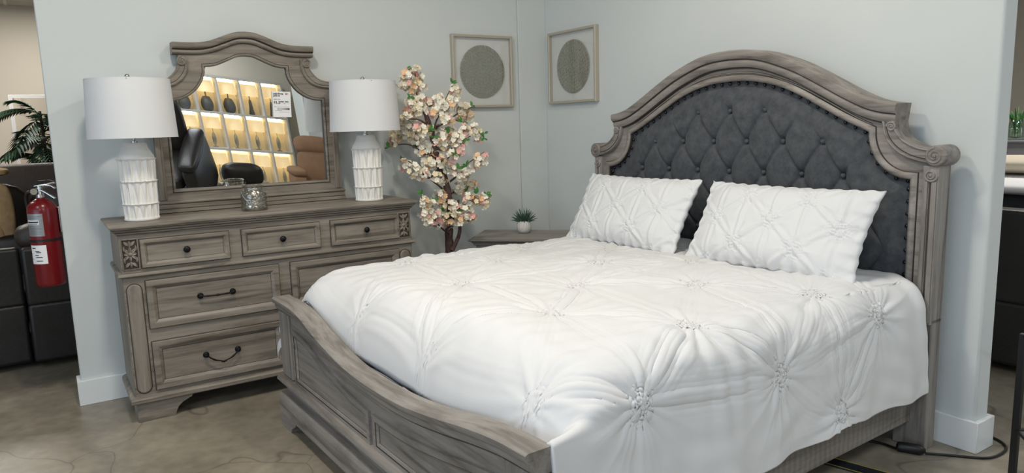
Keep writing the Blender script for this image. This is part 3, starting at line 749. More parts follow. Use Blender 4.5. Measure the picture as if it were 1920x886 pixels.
def bail(parent, cx, cz, droop):
    h = newobj('handle', None); bpy.data.objects.remove(h)
    mb = MB()
    for sx in (-1, 1):
        mb.lathe([(.017, 0), (.017, .003), (.013, .008), (.008, .011), (.0075, .02), (.010, .024), (.0105, .029), (.0001, .034)], 16, M=Matrix.Translation((cx+sx*.086, -DD-.003, cz)) @ Matrix.Rotation(PI/2, 4, 'X'))
    pts = []; rr = []
    for t in np.linspace(-1, 1, 33):
        if droop: z = -.042*(1-abs(t)**2.2)+.010*math.exp(-((abs(t)-.0)/.13)**2)*0-.006*math.exp(-(t/.12)**2)
        else: z = -.002*(1-t*t)
        pts.append((cx+t*.083, -DD-.030-.006*(1-t*t), cz+z)); rr.append(.0042+.0032*math.exp(-(t/.07)**2)+.0015*math.exp(-((abs(t)-.62)/.1)**2))
    mb.tube(pts, rr, 8)
    for s in (-.055, .055): mb.lathe([(.0035, -.003), (.0055, 0), (.0035, .003)], 10, M=Matrix.Translation((cx+s*0+s/5, -DD-.036, cz-(.047 if droop else .002))) @ Matrix.Rotation(PI/2, 4, 'Y'))
    return mb.build('handle', BLACK, parent, smooth=60)
for j, (z0, z1) in enumerate(((.510, .773), (.168, .435))):
    for (a, b) in ((-.728, -.026), (.043, .738)):
        d_ = drawer(a, b, z0, z1, .052, parent=dr)
        bail(d_, (a+b)/2 if a < 0 else (a+b)/2, (z0+z1)/2+.010, droop=(j == 1))
# carved rosette blocks and arched pilaster panels
def leaf(mb, F, cx, cz, ang, L, w, h, mi=0):
    """raised pointed petal lying on the face"""
    n = 9; vs = []; ca, sa = math.cos(ang), math.sin(ang)
    for i in range(n):
        t = i/(n-1); ww = w*math.sin(PI*min(1, t*.93+.07))**.8*(1-.3*t); hh = h*math.sin(PI*(t*.8+.1))
        for (o, dd) in ((-1, .0), (-.55, .8), (0, .45), (.55, .8), (1, 0)):
            u = cx+ca*L*t-sa*ww*o; z = cz+sa*L*t+ca*ww*o; vs.append(F(u, z, .002+hh*dd))
    fs = []
    for i in range(n-1):
        for k in range(4): fs.append((i*5+k, i*5+k+1, (i+1)*5+k+1, (i+1)*5+k))
    mb.add(vs, fs, mi)
for sg in (-1, 1):
    cx = sg*.784; cz = .924
    mb = MB(); mb.band(rect(cx-.040, cx+.040, cz-.082, cz+.082), [(0, 0), (0, .007), (.004, .008), (.0055, .003), (.006, .0015)], df, closed=True, mats=[0, 0, 1, 1])
    mb.add([df(u, w, .001) for u, w in rect(cx-.036, cx+.036, cz-.078, cz+.078)], [(0, 1, 2, 3)], 1)
    mb.lathe([(.011, 0), (.011, .007), (.008, .011), (.0001, .0125)], 14, M=Matrix.Translation((cx, -DD, cz)) @ Matrix.Rotation(PI/2, 4, 'X'))
    for k in range(8):
        a = k*PI/4+PI/2; L = .033 if k % 2 == 0 else .036
        if k in (2, 6): L = .024
        leaf(mb, df, cx+.008*math.cos(a), cz+.008*math.sin(a), a, L, .0098, .011)
    for s in (-1, 1):
        for ex in (-1, 1): leaf(mb, df, cx+ex*.006, cz+s*.046, s*(PI/2-ex*.75) if True else 0, .032, .009, .008)
        leaf(mb, df, cx, cz+s*.038, s*PI/2, .036, .009, .010)
        for ex in (-1, 1): leaf(mb, df, cx+ex*.030, cz+s*.018, s*PI/2+ex*s*.05, .030, .007, .007)
    mb.build('carved_rosette', [WZ, GLZ], dr, smooth=70)
    z0, z1, r = .158, .765, .038
    outl_ = [(cx-r, z0+r)]+[(cx-r*math.cos(a), z0+r-r*math.sin(a)) for a in np.linspace(0, PI, 14)[1:]]+[(cx+r*math.cos(a), z1-r+r*math.sin(a)) for a in np.linspace(0, PI, 14)]
    mb = MB(); mb.band(outl_, [(-.002, .0005), (.001, .0015), (.003, .0015), (.005, .005), (.008, .0068), (.014, .0068), (.030, .0062)], df, closed=True, mats=[1, 1, 0, 0, 0, 0])
    inn = [(cx+(u-cx)*(.008/r), (w if z0+r < w < z1-r else (z0+.030 if w <= z0+r else z1-.030))) for u, w in outl_]
    mb.strip([(cx-.009, z0+.03), (cx-.009, z1-.03)], [(cx+.009, z0+.03), (cx+.009, z1-.03)], df, 0, .0062)
    mb.build('pilaster_panel', [WZ, GLZ], dr, smooth=50)

# ---------------------------------------------------------------- dresser mirror
MCX = -2.311
mi_ = thing('dresser_mirror', 'large arched mirror in a weathered grey scrolled frame standing on the dresser', 'mirror', (MCX, -.076, 1.0805))
mf = lambda u, w, d: (u, -d, w-1.0805)
m_in_top = catmull([(0, 2.004), (.05, 1.998), (.11, 1.972), (.17, 1.947), (.21, 1.939), (.245, 1.937)], 24)
m_in_q = [(.245, 1.937), (.246, 1.90), (.258, 1.862), (.285, 1.818), (.32, 1.782), (.37, 1.752), (.42, 1.738), (.466, 1.735)]
m_in_q = m_in_q[:1]+catmull(m_in_q[1:], 16)
m_in = m_in_top+m_in_q[1:]+[(.466, 1.5), (.466, 1.21)]
m_out_top = catmull([(0, 2.075), (.07, 2.068), (.14, 2.045), (.22, 2.015), (.29, 2.005), (.38, 2.003)], 24)
m_out_q = catmull([(.388, 1.96), (.392, 1.93), (.405, 1.90), (.435, 1.868), (.48, 1.850), (.55, 1.842)], 16)
m_out = m_out_top+m_out_q+[(.55, 1.5), (.55, 1.14)]
MA, MBp = mirror_path(m_in), mirror_path(m_out)
mb = MB(); mb.strip(MA, MBp, mf, -.045, 0); mb.strip([(-.466, 1.21), (.466, 1.21)], [(-.55, 1.14), (.55, 1.14)], mf, -.045, -.0005)
mb.build('mirror_frame', WX, mi_, bevel=.002)
loop = [(-.466, 1.21)]+[(.466, 1.21)]+MA[::-1][1:-1]
mb = MB(); mb.band(loop, [(.006, -.034), (.005, -.004), (-.001, .003), (-.008, .004), (-.013, .0006)], mf, closed=True, mats=[1, 0, 0, 1])
mb.build('inner_bead', [WX, GLZ], mi_, smooth=60)
# silvered glass, very slightly twisted in its frame
nx, nz = 40, 40; zs2 = np.linspace(0, 1, nz); xs2 = np.linspace(-.472, .472, nx)
xin = [p[0] for p in m_in_top+m_in_q[1:]]; zin = [p[1] for p in m_in_top+m_in_q[1:]]
TW = -.018
topz = np.interp(np.abs(xs2), xin, zin)+.004
Xg = np.repeat(xs2[None, :], nz, 0); Zg = 1.205+(topz[None, :]-1.205)*zs2[:, None]
Dg = -.022+TW*Xg*(Zg-1.75)+.0175*(Zg-1.6)
mb = MB(); mb.grid(np.stack([Xg, -Dg, Zg-1.0805], -1)); mb.build('mirror_glass', MIRR, mi_, smooth=180)
mb = MB(); mb.prism([(-.54, 1.15), (.54, 1.15), (.54, 1.84), (.38, 1.86), (.36, 1.98), (.1, 2.04), (-.1, 2.04), (-.36, 1.98), (-.38, 1.86), (-.54, 1.84)], mf, -.052, -.045); mb.build('backing_board', OAK, mi_)
# crown and base rails
mcap = mirror_path(catmull([(0, 2.141), (.05, 2.137), (.10, 2.122), (.15, 2.102), (.21, 2.080), (.27, 2.069), (.34, 2.067), (.412, 2.068)], 30))
mb = MB(); mb.band(mcap, [(0, -.05), (0, .032), (-.006, .040), (-.022, .040), (-.034, .032), (-.040, .026), (-.042, .020), (-.050, .024), (-.058, .022), (-.066, .010), (-.068, .001), (-.068, -.05)], mf, mats=[0]*4+[1, 1, 0, 0, 0, 1, 0])
mb.build('crown_moulding', [WX, GLZ], mi_, smooth=45)
mb = MB(); usweep(mb, .556, .045, [(-.01, 1.155), (.008, 1.153), (.016, 1.148), (.018, 1.142), (.016, 1.136), (.010, 1.132), (.010, 1.108), (.016, 1.104), (.018, 1.084), (-.01, 1.081)], FN=lambda u, d, z: (u, -d, z-1.0805), mats=[0, 0, 0, 0, 1, 0, 1, 0, 0])
mb.build('base_rail', [WX, GLZ], mi_, smooth=40)
for sg in (1, -1):
    f2 = lambda u, w, d, sg=sg: mf(sg*u, w, d)
    o1 = catmull([(.376, 1.985), (.386, 1.94), (.402, 1.908), (.437, 1.872), (.48, 1.855), (.575, 1.846)], 18)
    o2 = catmull([(.330, 1.985), (.334, 1.925), (.352, 1.880), (.392, 1.838), (.45, 1.815), (.575, 1.806)], 18)
    mb = MB(); mb.strip(o1, o2, f2, -.04, .014)
    for k in (.10, .90): mb.tube([f2(a[0]*(1-k)+b[0]*k, a[1]*(1-k)+b[1]*k, .014) for a, b in zip(o1, o2)], .0035, 6)
    mb.tube([f2(a[0]*.35+b[0]*.65, a[1]*.35+b[1]*.65, .0135) for a, b in zip(o1, o2)], .002, 6, 1)
    mb.lathe([(.018, -.018), (.021, -.014), (.021, .05), (.018, .054)], 20, M=Matrix.Translation(f2(.585, 1.838, 0)) @ Matrix.Rotation(PI/2, 4, 'X') @ Matrix.Translation((0, 0, -.02)))
    volute(mb, .366, 1.962, .027, f2, .014, side=-1, start=PI*.5, thick=.0055)
    mb.build('scroll_arm', [WX, GLZ], mi_, smooth=40, bevel=.0015)
    mb = MB(); mb.strip([(.512, 1.80), (.512, 1.158)], [(.552, 1.80), (.552, 1.158)], f2, -.04, .007); mb.strip([(.516, 1.79), (.516, 1.165)], [(.524, 1.79), (.524, 1.165)], f2, 0, .011)
    mb.build('side_moulding', WZ, mi_, smooth=40, bevel=.002)
# price tag stuck on the glass
tg = thing('price_tag', 'white price tag reading $1,599.99 stuck on the mirror glass', 'tag', (-2.112, -.068, 1.630), 0, rot=(math.radians(-1), math.radians(1.5), 0))
MB().box(-.057, .057, -.0008, 0, 0, .158).build('card', WHITE, tg)
TM = lambda x, z: Matrix.Translation((x, -.0012, z)) @ Matrix.Rotation(PI/2, 4, 'X')
text_mesh('lettering', 'unbelieva', .0165, INK, tg, TM(-.051, .139), bold=.0005); o = text_mesh('lettering', 'ble', .0165, REDI, tg, TM(.024, .139), bold=.0005); o['label'] = 'red lettering'
text_mesh('lettering', 'prices', .0165, INK, tg, TM(-.051, .127), bold=.0005)
text_mesh('lettering', 'regular price', .008, INK, tg, TM(-.050, .108)); text_mesh('lettering', '$1,599.99', .0235, INK, tg, TM(-.051, .082), bold=.0007)
mb = MB()
for x in np.arange(-.03, .046, .0031): mb.box(x, x+.0015+.0008*math.sin(x*4000), -.0014, -.0008, .044, .056)
for z, a, b in ((.066, -.048, -.036), (.061, -.048, .048), (.038, -.044, 0), (.030, -.02, .045)): mb.box(a, b, -.0013, -.0008, z, z+.0012)
mb.build('barcode', INK, tg)

# ---------------------------------------------------------------- table lamps
def lamp(name, label, x, y, z):
    t = thing(name, label, 'lamp', (x, y, z), 0, 'white ceramic lamps on the dresser')
    n = 252; rows = 180; N_ = 14; H = .420; P = np.zeros((rows, n, 3)); th = np.linspace(0, 2*PI, n, endpoint=False)
    for i in range(rows):
        w = i/(rows-1); zz = w*H
        # silhouette
        r = np.interp(zz, [0, .004, .010, .335, .352, .395, .412, .42], [.084, .089, .089, .0935, .088, .064, .060, .054])
        R = np.full(n, r)
        edges = [(.336, .215), (.215, .092), (.092, .014)]
        for b, (zt, zb) in enumerate(edges):
            sc = .0055*np.abs(np.sin(th*N_/2+(PI/2 if b % 2 else 0)))       # scalloped band edge
            zt2 = zt+sc-.004
            v = (zt2-zz)/(zt2-zb+1e-9)
            on = (v >= 0) & (zz > zb-.0)
            ph = (th*N_/(2*PI)+(.5 if b % 2 else 0)) % 1.0; c = np.abs(2*ph-1)     # 0 centre .. 1 edge
            down = np.clip(1-c/np.maximum(.05, 1.02-v*1.0), 0, 1)
            up = np.clip(1-(1-c)/np.maximum(.03, v*.62), 0, 1)
            rel = .0135*down**.8*(1-.25*v)+.006*up*v
            R = np.where(on & (v <= 1.02), r-.0125+rel+.008*np.clip(1-v*12, 0, 1), R)
        P[i, :, 0] = R*np.cos(th); P[i, :, 1] = R*np.sin(th); P[i, :, 2] = zz
    mb = MB(); mb.grid(P, wrap=True); mb.add([tuple(p) for p in P[0]], [tuple(range(n))]); mb.add([tuple(p) for p in P[-1]], [tuple(range(n))])
    mb.build('base', CERAM, t, smooth=50)
    MB().lathe([(.016, .418), (.016, .430), (.009, .434), (.009, .47), (.014, .472), (.014, .52), (.010, .53)], 16).build('socket', CHROME, t, smooth=40)
    MB().lathe([(.011, .53), (.026, .56), (.030, .59), (.022, .62), (.0001, .632)], 16).build('bulb', WHITE, t, smooth=60)
    mb = MB()
    for k in (0, 1):
        pts = [((-1)**k*.062*math.sin(PI*min(1, q*1.0))**.7, 0, .47+.285*q) for q in np.linspace(0.02, 1, 20)]; mb.tube(pts, .0018, 6)
    for k in range(3):
        a = k*2*PI/3+.4; mb.tube([(0, 0, .752), (.211*math.cos(a), .211*math.sin(a), .752)], .0022, 6)
    mb.build('harp', CHROME, t)
    rb_, rt_ = .222, .207; z0, z1 = .446, .758
    mb = MB(); mb.lathe([(rb_, z0), (rt_, z1), (rt_-.003, z1), (rb_-.003, z0), (rb_, z0)], 72, cap=(False, False)); mb.build('shade', SHADE, t, smooth=60)
    mb = MB()
    for (r, zz) in ((rb_+.0006, z0), (rt_+.0006, z1-.006)): mb.lathe([(r, zz), (r, zz+.006), (r-.005, zz+.006), (r-.005, zz), (r, zz)], 72, cap=(False, False))
    mb.build('shade_trim', SHADE, t, smooth=40)
    MB().lathe([(.004, .752), (.004, .762), (.009, .765), (.0125, .772), (.0125, .778), (.008, .785), (.0001, .787)], 16).build('finial', CHROME, t, smooth=60)
    return t
lamp('table_lamp', 'white ceramic table lamp left of the mirror, on the dresser end nearest the extinguisher', -2.991, -.312, 1.0805)
lamp('table_lamp', 'white ceramic table lamp right of the mirror, next to the blossom tree', -1.660, -.312, 1.0805)
# ---------------------------------------------------------------- mercury glass jar
jr = thing('jar', 'squat silver mercury glass jar with a wire handle in front of the mirror', 'jar', (-2.385, -.30, 1.0805))
prof = [(.0001, .004), (.055, .004), (.070, .0), (.076, .008), (.077, .022), (.071, .034), (.074, .07), (.074, .09), (.070, .106), (.058, .118), (.053, .124), (.053, .136), (.060, .139), (.062, .146), (.058, .150), (.052, .148), (.050, .125), (.055, .116), (.067, .104), (.071, .09), (.071, .03), (.065, .010), (.0001, .009)]
MB().lathe(prof, 56).build('glass', MERC, jr, smooth=60)
mb = MB(); mb.tube([(.056*math.cos(a), .056*math.sin(a), .128) for a in np.linspace(0, 2*PI, 40, endpoint=False)], .0016, 6, closed=True)
pts = [(-.056, -.01, .128)]+[(-.078*math.cos(a)*1.0, -.035-.045*math.sin(a), .124-.088*math.sin(a)) for a in np.linspace(.02, PI-.02, 26)]+[(.056, -.01, .128)]
mb.tube(catmull(pts, 60), .0013, 6)
mb.build('wire_handle', STEEL, jr, smooth=60)
# ---------------------------------------------------------------- framed discs
def picture(label, loc, rz, w, h, seed):
    t = thing('framed_picture', label, 'picture', loc, rz, 'framed woven paper discs'); pf = lambda u, z, d: (u, -d, z)
    mb = MB(); mb.band(rect(-w/2, w/2, -h/2, h/2), [(0, 0), (0, .034), (.003, .037), (.016, .037), (.019, .034), (.020, .006)], pf, closed=True); mb.build('frame', FRAMEW, t, smooth=35)
    MB().box(-w/2+.004, w/2-.004, -.006, 0, -h/2+.004, h/2-.004).build('backing', MATB, t)
    mb = MB(); rd = .188*min(w/.52, h/.53)
    sx = 1.0
    for (rr, n, s) in ((.012, 1, .013),):
        pass
    def ring(cx, cz, r, y, tr=.0022, k=12): mb.tube([(cx+r*math.cos(a), y, cz+r*math.sin(a)) for a in np.linspace(0, 2*PI, k, endpoint=False)], tr, 4, closed=True)
    ring(0, 0, .018, -.017, .003, 20); ring(0, 0, .010, -.017, .0025, 14)
    R = .036; row = 0
    while R < rd-.008:
        n = max(6, int(2*PI*R/.026)); off = (row % 2)*PI/n
        for k in range(n):
            a = 2*PI*k/n+off; c = (R*math.cos(a), R*math.sin(a)); rad = min(.0135, PI*R/n*1.02); ring(*c, rad, -.015-.002*(k % 2), .0026); ring(*c, rad*.45, -.0165, .0024, 8)
        R += .0235; row += 1
    n = 54
    for k in range(n): a = 2*PI*k/n; ring((rd-.004)*math.cos(a), (rd-.004)*math.sin(a), .0095, -.014, .0022, 9)
    mb.build('woven_disc', ROPE, t, smooth=60)
    MB().box(-w/2+.016, w/2-.016, -.031, -.029, -h/2+.016, h/2-.016).build('glass', GLASS, t)
    return t
picture('framed woven paper disc on the back wall, above the blossom tree', (-.588, -.001, 1.937), 0, .522, .527, 1)
picture('framed woven paper disc on the headboard wall, between the corner and the bed', (-.001, -.372, 1.958), -PI/2, .575, .537, 2)
# ---------------------------------------------------------------- nightstand, turned across the corner
ns = thing('nightstand', 'grey wooden nightstand set at an angle in the corner behind the bed', 'nightstand', (-.372, -.288, 0), -PI/4)
NW, ND = .35, .44
nf = lambda u, w, d: (u, -ND-d, w); NF = lambda u, d, z: (u, -ND-d, z)
mb = MB(); mb.box(-NW+.03, NW-.03, -ND, 0, .09, .70); mb.build('carcass', NSW, ns, bevel=.002)
mb = MB(); usweep(mb, NW-.02, ND-.0, [(-.01, .750), (.030, .750), (.036, .746), (.036, .738), (.030, .734), (.018, .730), (.014, .722), (.004, .712), (.004, .704), (-.01, .70)], FN=NF, mats=[0]*4+[1]+[0]*4); mb.build('top', [NSW, GLZ], ns, smooth=40)
for (z0, z1) in ((.55, .68), (.34, .525), (.14, .315)):
    d_ = drawer(-NW+.06, NW-.06, z0, z1, .034, parent=ns, F=nf, mat=NSW)
    for sx in ((0,) if z0 > .5 else (-.12, .12)): k = knob_mesh().build('knob', BLACK, d_, smooth=50); k.location = (sx, -ND-.003, (z0+z1)/2)
mb = MB(); usweep(mb, NW-.03, ND, [(-.01, .12), (.012, .118), (.02, .11), (.02, .09), (-.01, .085)], FN=NF); mb.build('base_moulding', NSW, ns, smooth=40)
for sx in (-1, 1):
    for (y0, y1) in ((-ND, -ND+.06), (-.06, 0)): MB().box(min(sx*(NW-.09), sx*(NW-.03)), max(sx*(NW-.09), sx*(NW-.03)), y0, y1, 0, .09).build('leg', NSW, ns, bevel=.004)
pp = thing('potted_succulent', 'small spiky green succulent in a white ribbed pot on the nightstand', 'plant', (-.492, -.372, .7505))
n = 64; prof = [(0.03, 0), (.040, .003), (.052, .025), (.056, .045), (.053, .068), (.045, .084), (.042, .088), (.038, .088), (.038, .070), (.0001, .068)]
mb = MB()
for i, (r, z) in enumerate(prof): pass
vs = []; rows = len(prof)
P = np.zeros((rows, n, 3))
for i, (r, z) in enumerate(prof):
    a = np.linspace(0, 2*PI, n, endpoint=False); rr = r*(1+(.022*np.cos(a*16) if 1 <= i <= 5 else 0)); P[i] = np.stack([rr*np.cos(a), rr*np.sin(a), np.full(n, z)], -1)
mb.grid(P, wrap=True); mb.add([tuple(p) for p in P[0]], [tuple(range(n))]); mb.build('pot', plain('glazed_white_pot', 'd9d6d0', .3), pp, smooth=70)
mb = MB(); rs = random.Random(4)
for k in range(46):
    ring_ = k/46; a = k*2.39996; tilt = .15+1.05*ring_; L = .115-.035*ring_; pts = []; rr = []
    for t in np.linspace(0, 1, 7):
        q = tilt*(.75+.35*t); pts.append((math.cos(a)*(.010+.018*ring_+L*t*math.sin(q)), math.sin(a)*(.010+.018*ring_+L*t*math.sin(q)), .070+L*t*math.cos(q))); rr.append(.0058*(1-t)**.6+.0004)
    mb.tube(pts, rr, 5)
mb.build('leaves', SUCC, pp, smooth=60)
# ---------------------------------------------------------------- blossom tree
TR = (-1.17, -.36)
tr = thing('blossom_tree', 'tall artificial cherry blossom tree with pink and cream flowers, between dresser and nightstand', 'tree', (TR[0], TR[1], 0))
def pix(px, py, y):
    """photo pixel on the vertical plane y (used once to plan the branches; every point gets its own depth)"""
    v = F_+R_*((px-960)/1352.8)-U_*((py-443)/1352.8); o = Vector((-3.438, -4.745, 1.540)); t = (y-o.y)/v.y; p = o+v*t
    return (p.x-TR[0], p.y-TR[1], p.z)
zz7 = lambda x, y: (700+x*.42909, 100+y*.42889)
def T(x, y, dy=0.0):
    if x < 112: dy = .25
    elif x < 165: dy = max(dy, .25*(165-x)/53+dy*0)
    return pix(*zz7(x, y), TR[1]+dy)
mb = MB()
trunk = catmull([(.0, .02, .12), (.005, .02, .45), T(332, 870, .02), T(330, 790, .01), T(338, 700, 0), T(328, 620, 0), T(312, 550, 0), T(292, 500, .0), T(275, 440, 0), T(262, 380, .0), T(243, 310, 0), T(225, 255, 0)], 60)
mb.tube(trunk, [.036-.020*(i/59)**1.2+.002*math.sin(i*1.7) for i in range(60)], 10)
mb.tube(catmull([T(345, 860, -.02), T(372, 800, -.03), T(378, 755, -.04), T(365, 700, -.05), T(372, 640, -.06)], 20), [.016-.008*i/19 for i in range(20)], 8)
mb.build('trunk', BARK, tr, smooth=70)
branches = [
 [T(262, 360, 0), T(270, 310, -.03), T(300, 240, -.05), T(325, 180, -.07), T(345, 140, -.08)],
 [T(232, 270, 0), T(215, 225, .04), T(190, 180, .06), T(165, 110, .05), T(158, 75, .05)],
 [T(245, 320, 0), T(200, 290, -.06), T(150, 285, -.10), T(100, 270, -.12)],
 [T(300, 520, 0), T(330, 450, -.08), T(350, 405, -.10), T(400, 375, -.13), T(440, 355, -.14), T(484, 352, -.15)],
 [T(275, 450, 0), T(230, 440, .06), T(160, 400, .10), T(100, 400, .12), T(62, 412, .12)],
 [T(290, 500, 0), T(240, 545, -.07), T(200, 505, -.12), T(150, 470, -.14), T(118, 470, -.15)],
 [T(335, 560, 0), T(385, 520, -.10), T(415, 480, -.13), T(450, 455, -.15), T(485, 430, -.16)],
 [T(300, 590, 0), T(275, 570, -.05), T(250, 555, -.08)],
 [T(345, 690, -.02), T(400, 660, -.12), T(450, 640, -.16), T(510, 618, -.2)],
 [T(335, 790, 0), T(290, 755, -.10), T(250, 690, -.14), T(215, 640, -.16), T(208, 615, -.16)],
 [T(270, 330, 0), T(320, 300, .06), T(380, 255, .08), T(440, 232, .1)],
 [T(275, 320, 0), T(300, 310, -.04), T(340, 290, -.06), T(390, 300, -.08)],
 [T(330, 620, 0), T(360, 600, .08), T(400, 570, .1), T(430, 560, .1)],
 [T(340, 710, 0), T(380, 720, -.1), T(420, 735, -.15)],
]
for b in branches:
    MB().tube(catmull(b, 18), [.0075-.0055*i/17 for i in range(18)], 6).build('branch', BARK, tr, smooth=70)
def blossom(mb, c, nrm, r, col, rs):
    q = Vector(nrm).to_track_quat('Z', 'Y').to_matrix(); rot = rs.random()*6.28; cup = rs.uniform(.10, .50)
    for k in range(5):
        a = rot+k*2*PI/5; ca, sa = math.cos(a), math.sin(a); vs = []
        for (t, hw) in ((.06, .05), (.35, .26), (.70, .42), (.92, .30), (.98, .06)):
            for s in (-1, 0, 1):
                u = t*r; v = s*hw*r; z = cup*r*t*t*.7+(.10*r if s else 0)*t
                vs.append(Vector(c)+q @ Vector((ca*u-sa*v, sa*u+ca*v, z)))
        fs = []
        for i in range(4):
            for j in range(2): fs.append((i*3+j, i*3+j+1, i*3+j+4, i*3+j+3))
        mb.add(vs, fs, col)
    vs = [Vector(c)+q @ Vector((.10*r*math.cos(i*PI/3), .10*r*math.sin(i*PI/3), .06*r)) for i in range(6)]+[Vector(c)+q @ Vector((0, 0, .22*r))]
    mb.add(vs, [(i, (i+1) % 6, 6) for i in range(6)], 4)
rs = random.Random(11)
clusters = [(165, 110, 42), (185, 95, 34), (135, 135, 30), (190, 150, 34), (210, 140, 24), (180, 215, 34), (205, 240, 34), (160, 245, 28), (215, 200, 24), (150, 290, 36), (120, 300, 22), (115, 340, 32), (150, 350, 30), (175, 370, 34), (100, 370, 28), (210, 335, 34), (240, 325, 26), (225, 400, 36), (250, 430, 36), (215, 430, 26), (260, 480, 36), (235, 470, 26), (275, 410, 34), (300, 470, 26), (215, 530, 28), (180, 510, 30), (145, 490, 28), (285, 200, 22), (300, 225, 28), (330, 240, 30), (300, 265, 28), (330, 285, 26), (355, 160, 20), (362, 158, 20), (350, 200, 22), (370, 235, 28), (400, 245, 26), (420, 275, 20), (385, 270, 26), (300, 335, 30), (330, 345, 28), (300, 370, 30), (345, 375, 30), (380, 370, 30), (400, 340, 26), (440, 340, 28), (460, 365, 26), (375, 420, 26), (385, 395, 20), (470, 460, 28), (440, 485, 24), (485, 450, 18), (340, 505, 28), (370, 520, 26), (400, 530, 30), (385, 560, 28), (430, 575, 26), (415, 600, 26), (370, 600, 26), (295, 620, 32), (300, 655, 24), (345, 665, 28), (370, 680, 30), (415, 640, 26), (450, 640, 26), (485, 645, 30), (495, 625, 22), (405, 700, 34), (385, 725, 28), (345, 715, 30), (330, 745, 26), (425, 715, 20), (225, 650, 26), (245, 670, 30), (230, 700, 28), (260, 710, 30), (245, 735, 26), (285, 735, 26), (300, 700, 24), (85, 385, 22), (90, 345, 18), (280, 545, 26), (310, 560, 18), (270, 260, 20), (250, 215, 18), (320, 400, 24), (350, 445, 20)]
bp_ = np.array([p for b in branches+[trunk] for p in catmull(b, 20)])
for (x, y, r) in clusters:
    base0 = np.array(T(x, y, 0)); k = int(np.argmin(np.hypot(bp_[:, 0]-base0[0], bp_[:, 2]-base0[2]))); dy = float(bp_[k, 1])
    c0 = Vector(T(x, y, dy)); R = r*.43*.00366*1.08; mb = MB(); n = max(7, int(r*.68))
    for i in range(n):
        dv = Vector((rs.gauss(0, 1), rs.gauss(0, 1), rs.gauss(0, 1))).normalized(); c = c0+Vector((dv.x, dv.y*.9, dv.z))*R*rs.uniform(.45, 1.0)
        nn = (dv+Vector((rs.uniform(-.4, .4), -.55, rs.uniform(-.3, .4)))).normalized()
        blossom(mb, c, nn, rs.uniform(.017, .024), rs.choices([0, 1, 2, 3], [.55, .15, .22, .08])[0], rs)
    for i in range(3):
        dv = Vector((rs.gauss(0, 1), rs.gauss(0, 1), rs.gauss(0, 1))).normalized(); mb.tube([c0, c0+dv*R*.9], .0012, 4, 5)
    mb.build('blossom_cluster', [PETW, PETP, PETC, PETO, STAM, BARK], tr, smooth=60, recalc=False)
leafs = [(160, 190), (148, 68), (118, 110), (345, 130), (432, 228), (388, 300), (330, 348), (483, 372), (485, 350), (405, 380), (65, 410), (122, 468), (372, 505), (412, 595), (308, 690), (375, 688), (212, 615), (265, 632), (492, 612), (455, 610), (262, 365), (355, 440), (170, 410), (405, 490), (300, 500), (250, 335)]
for (x, y) in leafs:
    base0 = np.array(T(x, y, 0)); k = int(np.argmin(np.hypot(bp_[:, 0]-base0[0], bp_[:, 2]-base0[2]))); c = Vector(T(x, y, float(bp_[k, 1])-.03)); mb = MB()
    for i in range(3):
        a = rs.uniform(-.6, 3.7); d_ = Vector((math.cos(a), rs.uniform(-.5, .2), math.sin(a))).normalized(); sd_ = d_.cross(Vector((rs.uniform(-.3, .3), -1, .3))).normalized(); L = rs.uniform(.030, .046); vs = []
        up_ = sd_.cross(d_)
        for t, w in ((0, .02), (.25, .22), (.55, .26), (.85, .12), (1, .0)):
            for s in (-1, 0, 1): vs.append(c+d_*L*t+sd_*(w*L*s)+up_*(-.10*L*t*t+(.05*L if s else 0)))
        mb.add(vs, [(q*3+j, q*3+j+1, q*3+j+4, q*3+j+3) for q in range(4) for j in range(2)])
    mb.build('leaf_spray', GLEAF, tr, smooth=60, recalc=False)
MB().lathe([(.0001, .0), (.11, 0), (.13, .02), (.15, .22), (.155, .24), (.145, .24), (.14, .20), (.0001, .19)], 32).build('pot', RUBB, tr, smooth=50)

# ---------------------------------------------------------------- fire extinguisher on the wall end
fe = thing('fire_extinguisher', 'red fire extinguisher with grey label hanging on the end of the left wall', 'extinguisher', (-3.449, .06, .715))
MB().lathe([(.060, 0), (.070, .006), (.0745, .02), (.0745, .425), (.070, .452), (.055, .475), (.035, .487), (.024, .492), (.022, .50)], 48).build('cylinder', RED, fe, smooth=50)
MB().lathe([(.0755, .258), (.0755, .272)], 48, cap=(False, False)).lathe([(.0765, .258), (.0765, .272), (.0746, .272), (.0746, .258), (.0765, .258)], 48, cap=(False, False)).build('strap', RUBB, fe)
def label_patch(name, a0, a1, z0, z1, r, mat, parent, t=.0006):
    n = 14; A_ = np.radians(np.linspace(a0, a1, n)); mb = MB(); vs = [(r*math.cos(a), r*math.sin(a), z0) for a in A_]+[(r*math.cos(a), r*math.sin(a), z1) for a in A_]+[((r+t)*math.cos(a), (r+t)*math.sin(a), z0) for a in A_]+[((r+t)*math.cos(a), (r+t)*math.sin(a), z1) for a in A_]
    fs = [(i, i+1, n+i+1, n+i) for i in range(n-1)]+[(2*n+i, 2*n+i+1, 3*n+i+1, 3*n+i) for i in range(n-1)]+[(i, i+1, 2*n+i+1, 2*n+i) for i in range(n-1)]+[(n+i, n+i+1, 3*n+i+1, 3*n+i) for i in range(n-1)]
    return mb.add(vs, fs).build(name, mat, parent, smooth=60)
GL_ = plain('label_grey', '9a9c9c', .4, .5)
l1 = label_patch('label_plate', 194, 268, .290, .415, .0747, GL_, fe)
label_patch('label_bar', 196, 252, .355, .380, .0752, WHITE, l1); 
label_patch('label_bar', 200, 250, .366, .373, .0758, INK, l1); label_patch('label_bar', 202, 247, .358, .361, .0758, INK, l1)
for z in (.392, .400, .343, .335, .327, .319, .311, .303): label_patch('label_bar', 202, 258, z, z+.002, .0754, plain('label_ink', '6a6c6c', .5) if 'label_ink' not in MATS else MATS['label_ink'], l1)
